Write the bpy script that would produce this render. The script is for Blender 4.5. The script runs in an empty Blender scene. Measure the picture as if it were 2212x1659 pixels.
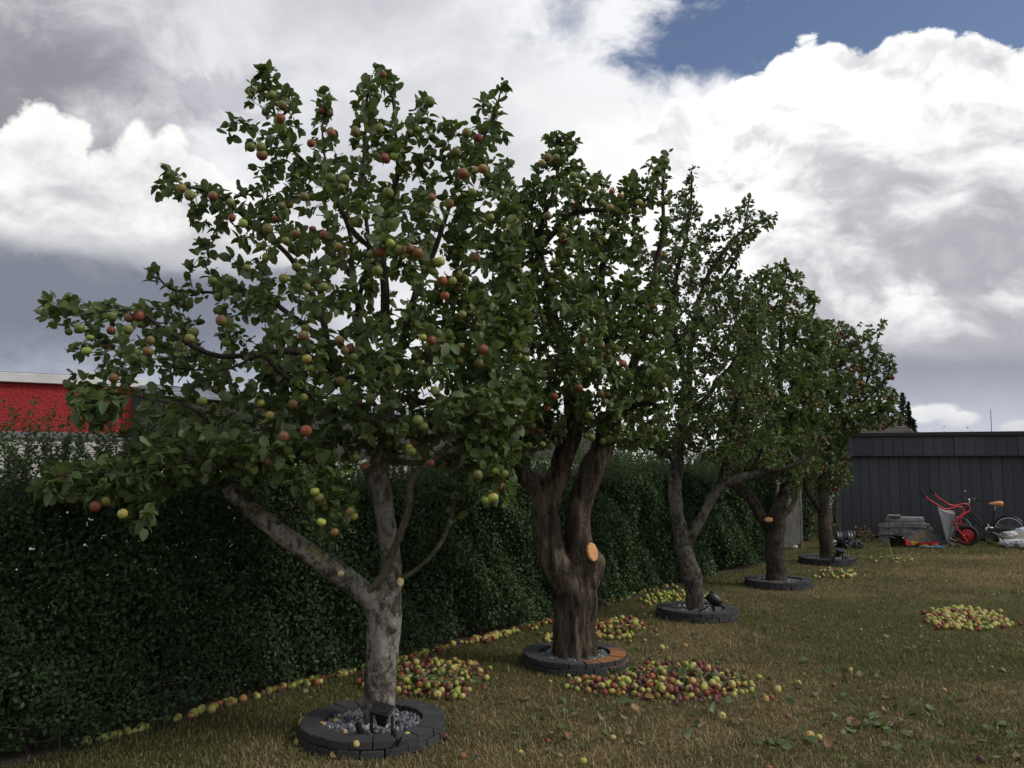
import bpy, bmesh, math, random
import numpy as np
from mathutils import Vector, Matrix, noise as mnoise

R = math.radians
rng = np.random.default_rng(7)
random.seed(7)
scene = bpy.context.scene
COL = scene.collection

# ------------------------------------------------------------------ camera
CAM_H, PITCH, FPX = 1.65, R(5.27), 835.0
cam_d = bpy.data.cameras.new('camera'); cam = bpy.data.objects.new('camera', cam_d); COL.objects.link(cam)
cam_d.sensor_width = 36.0; cam_d.lens = FPX / 1024 * 36; cam_d.clip_start = 0.05; cam_d.clip_end = 2000
cam.location = (0, 0, CAM_H); cam.rotation_euler = (R(90) + PITCH, 0, 0)
scene.camera = cam

def ray(xd, yd):                       # direction of a point of the photograph (2212 px wide layout)
    u = (xd * 1024 / 2212 - 512) / FPX; v = (384 - yd * 1024 / 2212) / FPX
    return Vector((u, math.cos(PITCH) - v * math.sin(PITCH), math.sin(PITCH) + v * math.cos(PITCH)))
def P(xd, yd, Y):                      # the place at depth Y metres
    d = ray(xd, yd); t = Y / d.y
    return Vector((d.x * t, Y, CAM_H + d.z * t))
def G(xd, yd, z=0.0):                  # the place on the ground
    d = ray(xd, yd); t = (z - CAM_H) / d.z
    return Vector((d.x * t, d.y * t, z))
def PXM(Y): return 1024 / 2212 * Y / FPX   # metres per layout pixel at depth Y

# ------------------------------------------------------------------ node helpers
class NT:
    def __init__(s, tree): s.t = tree; s.n = tree.nodes; s.l = tree.links
    def _in(s, sock, v):
        if isinstance(v, bpy.types.NodeSocket): s.l.new(v, sock)
        elif v is not None:
            try: sock.default_value = v
            except Exception: sock.default_value = (*v, 1.0)
    def node(s, typ, **kw):
        n = s.n.new(typ)
        for k, v in kw.items(): setattr(n, k, v)
        return n
    def m(s, op, a, b=None, c=None, clamp=False):
        n = s.n.new('ShaderNodeMath'); n.operation = op; n.use_clamp = clamp
        for i, v in enumerate((a, b, c)):
            if v is not None: s._in(n.inputs[i], v)
        return n.outputs[0]
    def vm(s, op, a, b=None, scale=None):
        n = s.n.new('ShaderNodeVectorMath'); n.operation = op
        s._in(n.inputs[0], a)
        if b is not None: s._in(n.inputs[1], b)
        if scale is not None: s._in(n.inputs['Scale'], scale)
        return n.outputs['Value'] if op in ('DOT_PRODUCT', 'LENGTH', 'DISTANCE') else n.outputs[0]
    def mix(s, f, a, b, mode='MIX'):
        n = s.n.new('ShaderNodeMix'); n.data_type = 'RGBA'; n.blend_type = mode; n.clamp_factor = True
        s._in(n.inputs[0], f)
        for i, v in ((6, a), (7, b)):
            if isinstance(v, (tuple, list)) and len(v) == 3: v = (*v, 1.0)
            s._in(n.inputs[i], v)
        return n.outputs[2]
    def noise(s, vec, scale, detail=4, rough=0.55, w=None, lac=2.0, dist=0.0, color=False):
        n = s.n.new('ShaderNodeTexNoise')
        if w is not None: n.noise_dimensions = '4D'; s._in(n.inputs['W'], w)
        if vec is not None: s._in(n.inputs['Vector'], vec)
        s._in(n.inputs['Scale'], scale); n.inputs['Detail'].default_value = detail
        n.inputs['Roughness'].default_value = rough; n.inputs['Lacunarity'].default_value = lac; n.inputs['Distortion'].default_value = dist
        return n.outputs['Color'] if color else n.outputs['Fac']
    def voro(s, vec, scale, feat='F1', out='Distance', rnd=1.0):
        n = s.n.new('ShaderNodeTexVoronoi'); n.feature = feat
        if vec is not None: s._in(n.inputs['Vector'], vec)
        n.inputs['Scale'].default_value = scale; n.inputs['Randomness'].default_value = rnd
        return n.outputs[out]
    def step(s, x, lo, hi, a=0.0, b=1.0):
        n = s.n.new('ShaderNodeMapRange'); n.interpolation_type = 'SMOOTHSTEP'
        for i, v in enumerate((x, lo, hi, a, b)): s._in(n.inputs[i], v)
        return n.outputs[0]
    def lin(s, x, lo, hi, a=0.0, b=1.0):
        n = s.n.new('ShaderNodeMapRange')
        for i, v in enumerate((x, lo, hi, a, b)): s._in(n.inputs[i], v)
        return n.outputs[0]
    def mapping(s, vec, scale=(1, 1, 1), loc=(0, 0, 0), rot=(0, 0, 0)):
        n = s.n.new('ShaderNodeMapping'); s._in(n.inputs[0], vec)
        n.inputs['Scale'].default_value = scale; n.inputs['Location'].default_value = loc; n.inputs['Rotation'].default_value = rot
        return n.outputs[0]

# ------------------------------------------------------------------ world: blue sky with broken cumulus
SUN_AZ, SUN_EL = R(104), R(44)          # clockwise from straight ahead
world = bpy.data.worlds.new('World'); scene.world = world; world.use_nodes = True
def build_sky():
    T = NT(world.node_tree); T.n.clear()
    out = T.node('ShaderNodeOutputWorld'); bg = T.node('ShaderNodeBackground'); T.l.new(bg.outputs[0], out.inputs[0])
    bg.inputs[1].default_value = 0.1
    sky = T.node('ShaderNodeTexSky', sky_type='NISHITA'); sky.sun_disc = False
    sky.sun_elevation = SUN_EL; sky.sun_rotation = SUN_AZ; sky.altitude = 0; sky.air_density = 1.0; sky.dust_density = 0.6; sky.ozone_density = 1.6
    blue = T.mix(1.0, sky.outputs[0], (0.80, 0.74, 0.76, 1), 'MULTIPLY')
    tc = T.node('ShaderNodeTexCoord'); d = tc.outputs['Generated']
    sep = T.node('ShaderNodeSeparateXYZ'); T.l.new(d, sep.inputs[0])
    X, Y, Z = sep.outputs
    az = T.m('ARCTAN2', X, Y); el = T.m('ARCSINE', Z)
    warp = T.noise(d, 6.0, 2, 0.55, color=True)
    dw = T.vm('ADD', d, T.vm('SCALE', T.vm('SUBTRACT', warp, (0.5, 0.5, 0.5)), scale=0.09))
    dz = T.mapping(dw, scale=(1, 1, 1.6))
    big = T.noise(dz, 3.2, 4, 0.5)
    mid = T.noise(dz, 9.0, 6, 0.56)
    puff = T.m('SUBTRACT', 0.5, T.voro(T.mapping(dw, scale=(1, 1, 1.2)), 24.0, 'F1'))
    fine = T.noise(dz, 40.0, 5, 0.62)
    bil = T.m('ADD', T.m('MULTIPLY', puff, 1.15), T.m('ADD', T.m('SUBTRACT', fine, 0.5), T.m('MULTIPLY', T.m('SUBTRACT', mid, 0.5), 0.6)))
    soft = T.m('ADD', T.m('SUBTRACT', mid, 0.5), T.m('MULTIPLY', T.m('SUBTRACT', fine, 0.5), 0.25))
    # light-side difference of the noise gives the billows their lit and shaded sides
    rel = T.m('MULTIPLY', T.m('SUBTRACT', mid, T.noise(T.vm('ADD', dz, (0.012, -0.004, 0.028)), 9.0, 6, 0.56)), 2.6)
    def azel(xd, yd):
        v = ray(xd, yd).normalized(); return math.atan2(v.x, v.y), math.asin(v.z)
    cv = T.node('ShaderNodeCombineXYZ'); T._in(cv.inputs[0], az); T._in(cv.inputs[1], el)
    def rho(xd, yd, rx, ry):
        a, e = azel(xd, yd); sx, sy = 1804.0 / rx, 1804.0 / ry
        n = T.node('ShaderNodeVectorMath', operation='MULTIPLY_ADD'); T._in(n.inputs[0], cv.outputs[0]); n.inputs[1].default_value = (sx, sy, 0); n.inputs[2].default_value = (-a * sx, -e * sy, 0)
        return T.vm('LENGTH', n.outputs[0])
    def blob(xd, yd, rx, ry):          # 1 in the middle, 0 on an ellipse, negative outside
        return T.m('SUBTRACT', 1.0, rho(xd, yd, rx, ry))
    def union(blobs):                  # signed depth inside a union of ellipses, in layout pixels
        f = None
        for bl in blobs:
            r_ = float(min(bl[2], bl[3])); e = T.m('MULTIPLY_ADD', rho(*bl), -r_, r_); f = e if f is None else T.m('MAXIMUM', f, e)
        return f
    def elev(y): return azel(1106, y)[1]
    col = T.mix
    K = 9.0
    W = lambda r, g, b: (r * K, g * K, b * K, 1)
    # 1 the cover breaks into blue patches: a wide one high on the right, ragged ones beside it, others over the rest of the dome
    cover = T.m('ADD', T.m('MULTIPLY', big, 2.2), -0.62)
    gap = T.step(T.m('ADD', union([(2080, -60, 760, 230)]), T.m('MULTIPLY', soft, 260.0)), -15.0, 60.0)
    gap2 = T.step(T.m('ADD', union([(1400, 100, 60, 70), (1560, 30, 150, 90)]), T.m('MULTIPLY', soft, 330.0)), 0.0, 75.0, 0, 0.9)
    gap3 = T.step(T.m('ADD', union([(1230, 45, 190, 90)]), T.m('MULTIPLY', soft, 300.0)), 5.0, 110.0, 0, 0.6)
    gaps = T.m('MAXIMUM', gap, T.m('MAXIMUM', gap2, gap3))
    hi = T.step(el, R(31), R(40))
    mask = T.step(T.m('ADD', cover, T.m('MULTIPLY', soft, 0.8)), 0.05, 0.45)
    mask = T.m('MAXIMUM', mask, T.m('SUBTRACT', 1.0, hi))
    mask = T.m('MULTIPLY', mask, T.m('SUBTRACT', 1.0, gaps))
    # 2 the general cover: light grey, darker in its thick parts
    tone = T.m('ADD', T.m('MULTIPLY', T.m('SUBTRACT', big, 0.5), 1.2), T.m('MULTIPLY', soft, 0.75))
    c = col(T.step(tone, -0.30, 0.32), W(0.84, 0.845, 0.87), W(0.34, 0.345, 0.39))
    c = col(T.step(T.m('ADD', blob(720, 120, 640, 270), T.m('MULTIPLY', soft, 1.3)), -0.2, 0.9, 0, 0.5), c, W(0.72, 0.725, 0.76))
    c = col(T.step(T.m('ADD', blob(-160, 200, 520, 330), T.m('MULTIPLY', soft, 1.3)), -0.05, 0.7, 0, 0.9), c, W(0.225, 0.228, 0.258))
    c = col(T.step(T.m('ADD', union([(450, 190, 120, 60)]), T.m('MULTIPLY', bil, 60.0)), 0.0, 35.0, 0, 0.6), c, W(0.40, 0.405, 0.45))
    # bright veil behind the trees
    c = col(T.step(T.m('ADD', blob(1500, 520, 700, 480), T.m('MULTIPLY', soft, 1.5)), -0.1, 0.7), c, W(0.90, 0.90, 0.90))
    base = T.mix(mask, blue, c)
    # 3 crisp heap on the right with its sharp crown against the blue
    heap = T.m('ADD', union([(1900, 640, 720, 480), (1745, 235, 140, 125), (1880, 250, 150, 115), (1600, 290, 200, 130), (2010, 280, 180, 140), (2200, 260, 170, 135), (2400, 300, 260, 160)]), T.m('MULTIPLY', bil, 62.0))
    hm = T.step(heap, 0.0, 14.0)
    shade = T.m('ADD', T.m('ADD', blob(2110, 570, 500, 310), T.m('MULTIPLY', soft, 1.1)), T.m('ADD', T.m('MULTIPLY', rel, 0.8), T.m('MULTIPLY', bil, -0.35)))
    hc = col(T.step(shade, -0.2, 0.95), W(0.93, 0.93, 0.93), W(0.40, 0.40, 0.44))
    hc = col(T.step(T.m('ADD', rel, T.m('MULTIPLY', soft, 0.4)), 0.02, 0.45, 0, 0.5), hc, W(0.52, 0.52, 0.55))
    base = T.mix(hm, base, hc)
    # 4 slate grey-blue air low down on both sides
    low = T.step(T.m('ADD', el, T.m('MULTIPLY', soft, 0.09)), R(15.0), R(11.0))
    sideL = T.step(T.m('ADD', az, T.m('MULTIPLY', soft, 0.25)), R(-7), R(-20))
    sideR = T.step(T.m('ADD', az, T.m('MULTIPLY', soft, 0.2)), R(13), R(23))
    slate = col(T.step(T.m('ADD', el, T.m('MULTIPLY', soft, 0.16)), R(2.5), R(9)), W(0.46, 0.50, 0.58), W(0.195, 0.212, 0.265))
    base = T.mix(T.m('MULTIPLY', low, sideL), base, slate)
    slR = col(T.step(T.m('ADD', el, T.m('MULTIPLY', soft, 0.04)), R(1.5), R(6)), W(0.50, 0.53, 0.60), W(0.30, 0.31, 0.365))
    base = T.mix(T.m('MULTIPLY', T.step(T.m('ADD', el, T.m('MULTIPLY', soft, 0.06)), R(9.5), R(5.5)), sideR), base, slR)
    # 5 single heaps in front
    def cumulus(base, blobs, bright, dark, y_dark, amp, edge, fade_lo=None, fade_hi=None):
        mk = T.step(T.m('ADD', union(blobs), T.m('MULTIPLY', bil, float(amp))), 0.0, float(edge))
        sh = T.m('ADD', T.lin(el, elev(y_dark[0]), elev(y_dark[1])), T.m('ADD', T.m('MULTIPLY', rel, 0.6), T.m('MULTIPLY', soft, 1.0)))
        cc = col(T.step(sh, 0.1, 1.0), bright, dark)
        if fade_lo is not None: mk = T.m('MULTIPLY', mk, T.step(T.m('ADD', el, T.m('MULTIPLY', soft, 0.05)), elev(fade_lo), elev(fade_hi)))
        return T.mix(mk, base, cc)
    base = cumulus(base, [(95, 350, 105, 110), (20, 450, 190, 150), (230, 480, 260, 150), (430, 500, 200, 130), (330, 420, 160, 120)],
                   W(0.90, 0.89, 0.88), W(0.52, 0.52, 0.55), (300, 680), 62, 20, 640, 545)
    base = cumulus(base, [(1965, 690, 130, 75), (2080, 720, 190, 85), (2200, 750, 200, 95)], W(0.90, 0.90, 0.90), W(0.40, 0.40, 0.44), (610, 790), 45, 25, 830, 740)
    base = cumulus(base, [(2000, 893, 62, 24), (2075, 908, 55, 20), (2190, 925, 45, 18)], W(0.80, 0.80, 0.80), W(0.60, 0.61, 0.65), (870, 940), 16, 12)
    T.l.new(base, bg.inputs[0])
    world.cycles.sampling_method = 'MANUAL'; world.cycles.sample_map_resolution = 384
build_sky()

sun_d = bpy.data.lights.new('sun', 'SUN'); sun = bpy.data.objects.new('sun', sun_d); COL.objects.link(sun)
sun_d.energy = 1.4; sun_d.angle = R(16); sun_d.color = (1.0, 0.95, 0.88)
sdir = Vector((math.sin(SUN_AZ) * math.cos(SUN_EL), math.cos(SUN_AZ) * math.cos(SUN_EL), math.sin(SUN_EL)))
sun.rotation_euler = (-sdir).to_track_quat('-Z', 'Y').to_euler(); sun.location = sdir * 60
cy = scene.cycles; cy.max_bounces = 5; cy.diffuse_bounces = 3; cy.glossy_bounces = 2; cy.transmission_bounces = 3; cy.transparent_max_bounces = 4
scene.view_settings.view_transform = 'Standard'; scene.view_settings.look = 'None'
scene.view_settings.exposure = 0.32; scene.view_settings.gamma = 1.0; scene.view_settings.use_curve_mapping = False

# ------------------------------------------------------------------ materials
MAT = {}
def material(name, fn):
    m = bpy.data.materials.new(name); m.use_nodes = True
    T = NT(m.node_tree); T.n.clear()
    out = T.node('ShaderNodeOutputMaterial'); b = T.node('ShaderNodeBsdfPrincipled')
    T.l.new(b.outputs[0], out.inputs[0]); fn(T, b, out); MAT[name] = m; return m
def coords(T, which='Object'): return T.node('ShaderNodeTexCoord').outputs[which]
def wpos(T): return T.node('ShaderNodeNewGeometry').outputs['Position']
def island(T): return T.node('ShaderNodeNewGeometry').outputs['Random Per Island']
def orand(T): return T.node('ShaderNodeObjectInfo').outputs['Random']
def bump(T, b, h, strength=0.5, dist=0.01):
    n = T.node('ShaderNodeBump'); T._in(n.inputs['Height'], h); n.inputs['Strength'].default_value = strength; n.inputs['Distance'].default_value = dist
    T.l.new(n.outputs[0], b.inputs['Normal'])
def plain(name, c, rough=0.6, var=0.25, scale=8.0, metal=0.0, bmp=0.15, spec=0.5, dirt=None):
    def fn(T, b, out):
        p = wpos(T); n = T.noise(p, scale, 6, 0.6)
        lo = tuple(x * (1 - var) for x in c); hi = tuple(min(1, x * (1 + var)) for x in c)
        k = T.mix(T.step(n, 0.3, 0.7), lo, hi)
        if dirt: k = T.mix(T.step(T.noise(p, scale * 0.6, 5, 0.65, w=4.0), 0.45, 0.75, 0, 0.8), k, dirt)
        T._in(b.inputs['Base Color'], k); b.inputs['Metallic'].default_value = metal
        T._in(b.inputs['Roughness'], T.lin(n, 0.2, 0.8, max(0.05, rough - 0.12), min(1, rough + 0.12)))
        b.inputs['Specular IOR Level'].default_value = spec
        if bmp: bump(T, b, T.noise(p, scale * 9, 4, 0.6), bmp, 0.004)
    return material(name, fn)

def leaf_material(name, top, under, yellow=(0.16, 0.15, 0.03), yamt=0.06, trans=0.35, rough=0.5, spec=0.35):
    def fn(T, b, out):
        r = T.m('FRACT', T.m('ADD', island(T), T.m('MULTIPLY', orand(T), 7.31)))
        n = T.noise(wpos(T), 2.3, 3, 0.6)
        v = T.m('ADD', T.m('MULTIPLY', r, 0.6), T.m('MULTIPLY', n, 0.5))
        ctop = T.mix(v, (top[0] * 0.42, top[1] * 0.5, top[2] * 0.55), (top[0] * 1.9, top[1] * 1.6, top[2] * 1.5))
        ctop = T.mix(T.step(T.m('FRACT', T.m('MULTIPLY', r, 5.77)), 0.75, 1.0, 0, 0.45), ctop, (top[0] * 1.5, top[1] * 1.05, top[2] * 0.9))
        ctop = T.mix(T.step(T.m('FRACT', T.m('MULTIPLY', r, 17.3)), 1 - yamt, 1.0), ctop, yellow)
        vein = T.noise(wpos(T), 90, 2, 0.5)
        ctop = T.mix(T.step(vein, 0.4, 0.75, 0, 0.25), ctop, tuple(x * 0.55 for x in top))
        cund = T.mix(v, tuple(x * 0.75 for x in under), tuple(x * 1.25 for x in under))
        back = T.node('ShaderNodeNewGeometry').outputs['Backfacing']
        c = T.mix(back, ctop, cund)
        T._in(b.inputs['Base Color'], c); b.inputs['Roughness'].default_value = rough; b.inputs['Specular IOR Level'].default_value = spec
        tr = T.node('ShaderNodeBsdfTranslucent'); T._in(tr.inputs[0], T.mix(1.0, ctop, (1.25, 1.35, 0.75, 1), 'MULTIPLY'))
        mx = T.node('ShaderNodeMixShader'); mx.inputs[0].default_value = trans
        T.l.new(b.outputs[0], mx.inputs[1]); T.l.new(tr.outputs[0], mx.inputs[2]); T.l.new(mx.outputs[0], out.inputs[0])
    return material(name, fn)
leaf_material('apple_leaf', (0.070, 0.118, 0.036), (0.155, 0.195, 0.100), yellow=(0.20, 0.18, 0.05), yamt=0.07, trans=0.30)
leaf_material('plum_leaf', (0.064, 0.108, 0.034), (0.135, 0.17, 0.09), trans=0.30)
leaf_material('hedge_leaf', (0.040, 0.082, 0.030), (0.07, 0.11, 0.05), yellow=(0.14, 0.19, 0.06), yamt=0.03, trans=0.25)
leaf_material('shoot_leaf', (0.060, 0.110, 0.044), (0.12, 0.16, 0.10), yamt=0.03, trans=0.3)
leaf_material('dry_leaf', (0.17, 0.11, 0.05), (0.20, 0.15, 0.09), yellow=(0.3, 0.22, 0.06), yamt=0.2, trans=0.1)
leaf_material('poplar_leaf', (0.020, 0.032, 0.018), (0.03, 0.04, 0.03), trans=0.2)

def bark(name, light, dark, lichen=0.0, ridged=False, moss=0.0):
    def fn(T, b, out):
        p = wpos(T)
        ps = T.mapping(p, scale=(1, 1, 0.16) if ridged else (1, 1, 0.7))
        n = T.noise(ps, 20 if ridged else 24, 6, 0.7); n2 = T.noise(p, 3.2, 5, 0.6)
        cr = T.voro(T.vm('ADD', T.mapping(p, scale=(1, 1, 0.10) if ridged else (1, 1, 0.45)), T.vm('SCALE', T.noise(p, 14, 4, 0.6, color=True), scale=0.10)), 26 if ridged else 34, 'DISTANCE_TO_EDGE')
        crack = T.m('MULTIPLY', T.step(cr, 0.0, 0.13 if ridged else 0.07, 1, 0), T.step(T.noise(p, 7, 3, 0.5, w=6.0), 0.42, 0.6, 0.15 if ridged else 0.0, 1))
        c = T.mix(T.step(T.m('ADD', T.m('MULTIPLY', n, 0.6), T.m('MULTIPLY', n2, 0.4)), 0.42, 0.58), dark, light)
        c = T.mix(T.step(T.noise(T.mapping(p, scale=(1, 1, 0.35)), 26, 5, 0.75, w=1.0), 0.55, 0.62, 0, 0.8), c, tuple(x * 0.5 for x in dark))
        c = T.mix(T.m('MULTIPLY', crack, 0.6), c, tuple(x * 0.45 for x in dark))
        if lichen:
            s = T.step(T.noise(p, 13, 6, 0.7, w=2.0), 0.60 - lichen * 0.10, 0.66)
            up = T.node('ShaderNodeSeparateXYZ'); T.l.new(T.node('ShaderNodeNewGeometry').outputs['Normal'], up.inputs[0])
            s = T.m('MULTIPLY', s, T.step(up.outputs[2], -0.2, 0.6))
            c = T.mix(s, c, T.mix(T.noise(p, 4, 2, 0.5, w=8.0), (0.17, 0.19, 0.13), (0.30, 0.24, 0.04)))
        if moss:
            c = T.mix(T.step(T.noise(p, 5, 5, 0.6, w=5.0), 0.5, 0.7, 0, moss), c, (0.06, 0.075, 0.03))
        T._in(b.inputs['Base Color'], c); b.inputs['Roughness'].default_value = 0.9; b.inputs['Specular IOR Level'].default_value = 0.2
        h = T.m('SUBTRACT', T.m('ADD', n, T.m('MULTIPLY', T.noise(p, 60, 4, 0.6), 0.4)), T.m('MULTIPLY', crack, 0.6))
        bump(T, b, h, 0.8, 0.012)
    return material(name, fn)
bark('bark_grey', (0.30, 0.28, 0.245), (0.075, 0.064, 0.050), lichen=1.0)
bark('bark_ridged', (0.150, 0.118, 0.084), (0.045, 0.034, 0.025), ridged=True)
bark('bark_plum', (0.17, 0.155, 0.13), (0.05, 0.042, 0.034), lichen=0.6)
bark('bark_dark', (0.085, 0.07, 0.055), (0.032, 0.026, 0.021), moss=0.3)
bark('twig_bark', (0.075, 0.062, 0.048), (0.035, 0.029, 0.023))
bark('branch_green', (0.17, 0.165, 0.10), (0.10, 0.095, 0.06), lichen=0.4)

def apple_mat(name, g1, g2, red, ramt):
    def fn(T, b, out):
        r = T.m('FRACT', T.m('ADD', island(T), T.m('MULTIPLY', orand(T), 5.7)))
        p = wpos(T)
        n = T.noise(p, 16, 3, 0.5, w=T.m('MULTIPLY', r, 20.0))
        c = T.mix(r, g1, g2)
        bl = T.step(T.m('ADD', n, T.m('MULTIPLY', T.m('SUBTRACT', r, 0.5), 0.3)), 0.68 - ramt * 0.4, 0.86 - ramt * 0.4)
        c = T.mix(T.m('MULTIPLY', bl, 0.9), c, red)
        c = T.mix(T.step(T.noise(p, 140, 2, 0.5), 0.62, 0.72, 0, 0.35), c, (0.45, 0.40, 0.25))
        c = T.mix(T.step(T.noise(p, 26, 4, 0.6, w=T.m('MULTIPLY', r, 9.0)), 0.62, 0.70, 0, 0.75), c, (0.11, 0.065, 0.03))
        T._in(b.inputs['Base Color'], c); b.inputs['Roughness'].default_value = 0.5; b.inputs['Specular IOR Level'].default_value = 0.3; bump(T, b, T.noise(p, 45, 3, 0.5), 0.25, 0.004)
        b.inputs['Subsurface Weight'].default_value = 0.0
    return material(name, fn)
apple_mat('apple_green', (0.24, 0.33, 0.055), (0.42, 0.42, 0.10), (0.34, 0.12, 0.05), 0.15)
apple_mat('apple_yellow', (0.42, 0.40, 0.12), (0.52, 0.44, 0.16), (0.42, 0.14, 0.06), 0.3)
apple_mat('apple_blush', (0.26, 0.24, 0.065), (0.34, 0.28, 0.08), (0.30, 0.060, 0.040), 0.62)
apple_mat('apple_unripe', (0.11, 0.135, 0.032), (0.20, 0.215, 0.055), (0.17, 0.07, 0.035), 0.35)  # darker green for crown apples: shade of the tree painted into the skin
apple_mat('apple_russet', (0.135, 0.125, 0.04), (0.20, 0.14, 0.05), (0.21, 0.055, 0.035), 0.62)  # brownish windfalls; on crown apples its dull tone is painted-in shade
apple_mat('apple_red', (0.26, 0.115, 0.055), (0.19, 0.050, 0.035), (0.185, 0.032, 0.032), 0.75)
apple_mat('plum_skin', (0.105, 0.036, 0.045), (0.175, 0.075, 0.07), (0.075, 0.03, 0.045), 0.5)

def lawn_fn(T, b, out, blades=False):
    p = wpos(T)
    g = T.m('ADD', T.m('MULTIPLY', T.noise(p, 0.45, 6, 0.68), 0.80), T.m('MULTIPLY', T.noise(p, 3.4, 5, 0.65, w=1.0), 0.40))
    sp = T.node('ShaderNodeSeparateXYZ'); T.l.new(p, sp.inputs[0])
    # lusher under the hedge, in the strip by the shed and in a belt across the lawn
    hd = T.m('ADD', T.m('MULTIPLY', T.m('SUBTRACT', sp.outputs[0], HEDGE0[0]), 0.8), T.m('MULTIPLY', T.m('SUBTRACT', sp.outputs[1], HEDGE0[1]), -0.6))
    g = T.m('ADD', g, T.step(hd, 1.6, 0.2, 0, 0.10))
    g = T.m('ADD', g, T.step(sp.outputs[1], 14.6, 16.0, 0, 0.22))
    bx = T.m('SUBTRACT', sp.outputs[0], 4.4); by = T.m('SUBTRACT', sp.outputs[1], 8.3)
    bd = T.m('ADD', T.m('MULTIPLY', T.m('MULTIPLY', bx, bx), 0.35), T.m('MULTIPLY', T.m('MULTIPLY', by, by), 0.5))
    g = T.m('ADD', g, T.step(bd, 2.6, 0.0, 0, 0.13))
    f = T.step(g, 0.475, 0.73)
    if blades:
        r = island(T)
        dry = T.mix(r, (0.150, 0.115, 0.050), (0.46, 0.375, 0.205))
        dry = T.mix(T.step(r, 0.9, 1.0), dry, (0.60, 0.50, 0.32))
        grn = T.mix(T.m('FRACT', T.m('MULTIPLY', r, 13.7)), (0.075, 0.085, 0.027), (0.20, 0.20, 0.08))
        isg = T.step(T.m('ADD', f, T.m('MULTIPLY', T.m('SUBTRACT', T.m('FRACT', T.m('MULTIPLY', r, 7.13)), 0.5), 1.2)), 0.35, 0.65)
        c = T.mix(isg, dry, grn)
        T._in(b.inputs['Base Color'], c); b.inputs['Roughness'].default_value = 0.75; b.inputs['Specular IOR Level'].default_value = 0.2
        tr = T.node('ShaderNodeBsdfTranslucent'); T._in(tr.inputs[0], c)
        mx = T.node('ShaderNodeMixShader'); mx.inputs[0].default_value = 0.2
        T.l.new(b.outputs[0], mx.inputs[1]); T.l.new(tr.outputs[0], mx.inputs[2]); T.l.new(mx.outputs[0], out.inputs[0])
    else:
        n = T.noise(p, 55, 5, 0.7); n2 = T.noise(p, 9, 4, 0.65, w=2.0)
        dry = T.mix(T.step(n, 0.3, 0.72), (0.095, 0.070, 0.030), (0.29, 0.22, 0.105))
        grn = T.mix(T.step(n, 0.3, 0.72), (0.048, 0.048, 0.016), (0.14, 0.13, 0.05))
        c = T.mix(T.m('ADD', f, T.m('MULTIPLY', T.m('SUBTRACT', n2, 0.5), 0.7)), dry, grn)
        T._in(b.inputs['Base Color'], c); b.inputs['Roughness'].default_value = 0.95; b.inputs['Specular IOR Level'].default_value = 0.1
        bump(T, b, T.m('ADD', n, T.noise(p, 140, 3, 0.6)), 0.9, 0.02)

HEDGE0 = (-2.53, 4.92); HD = Vector((0.6, 0.8, 0)); HN = Vector((0.8, -0.6, 0))    # hedge foot line, its direction, its lawn side
def hedge_pt(t, off=0.0, z=0.0): return Vector((HEDGE0[0], HEDGE0[1], z)) + HD * t + HN * off

material('lawn_ground', lambda T, b, o: lawn_fn(T, b, o, False))
material('grass_blade', lambda T, b, o: lawn_fn(T, b, o, True))
plain('soil', (0.055, 0.042, 0.028), 0.95, 0.4, 12, bmp=0.8)
plain('bare_earth', (0.16, 0.125, 0.085), 0.95, 0.3, 9, bmp=0.6)

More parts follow.
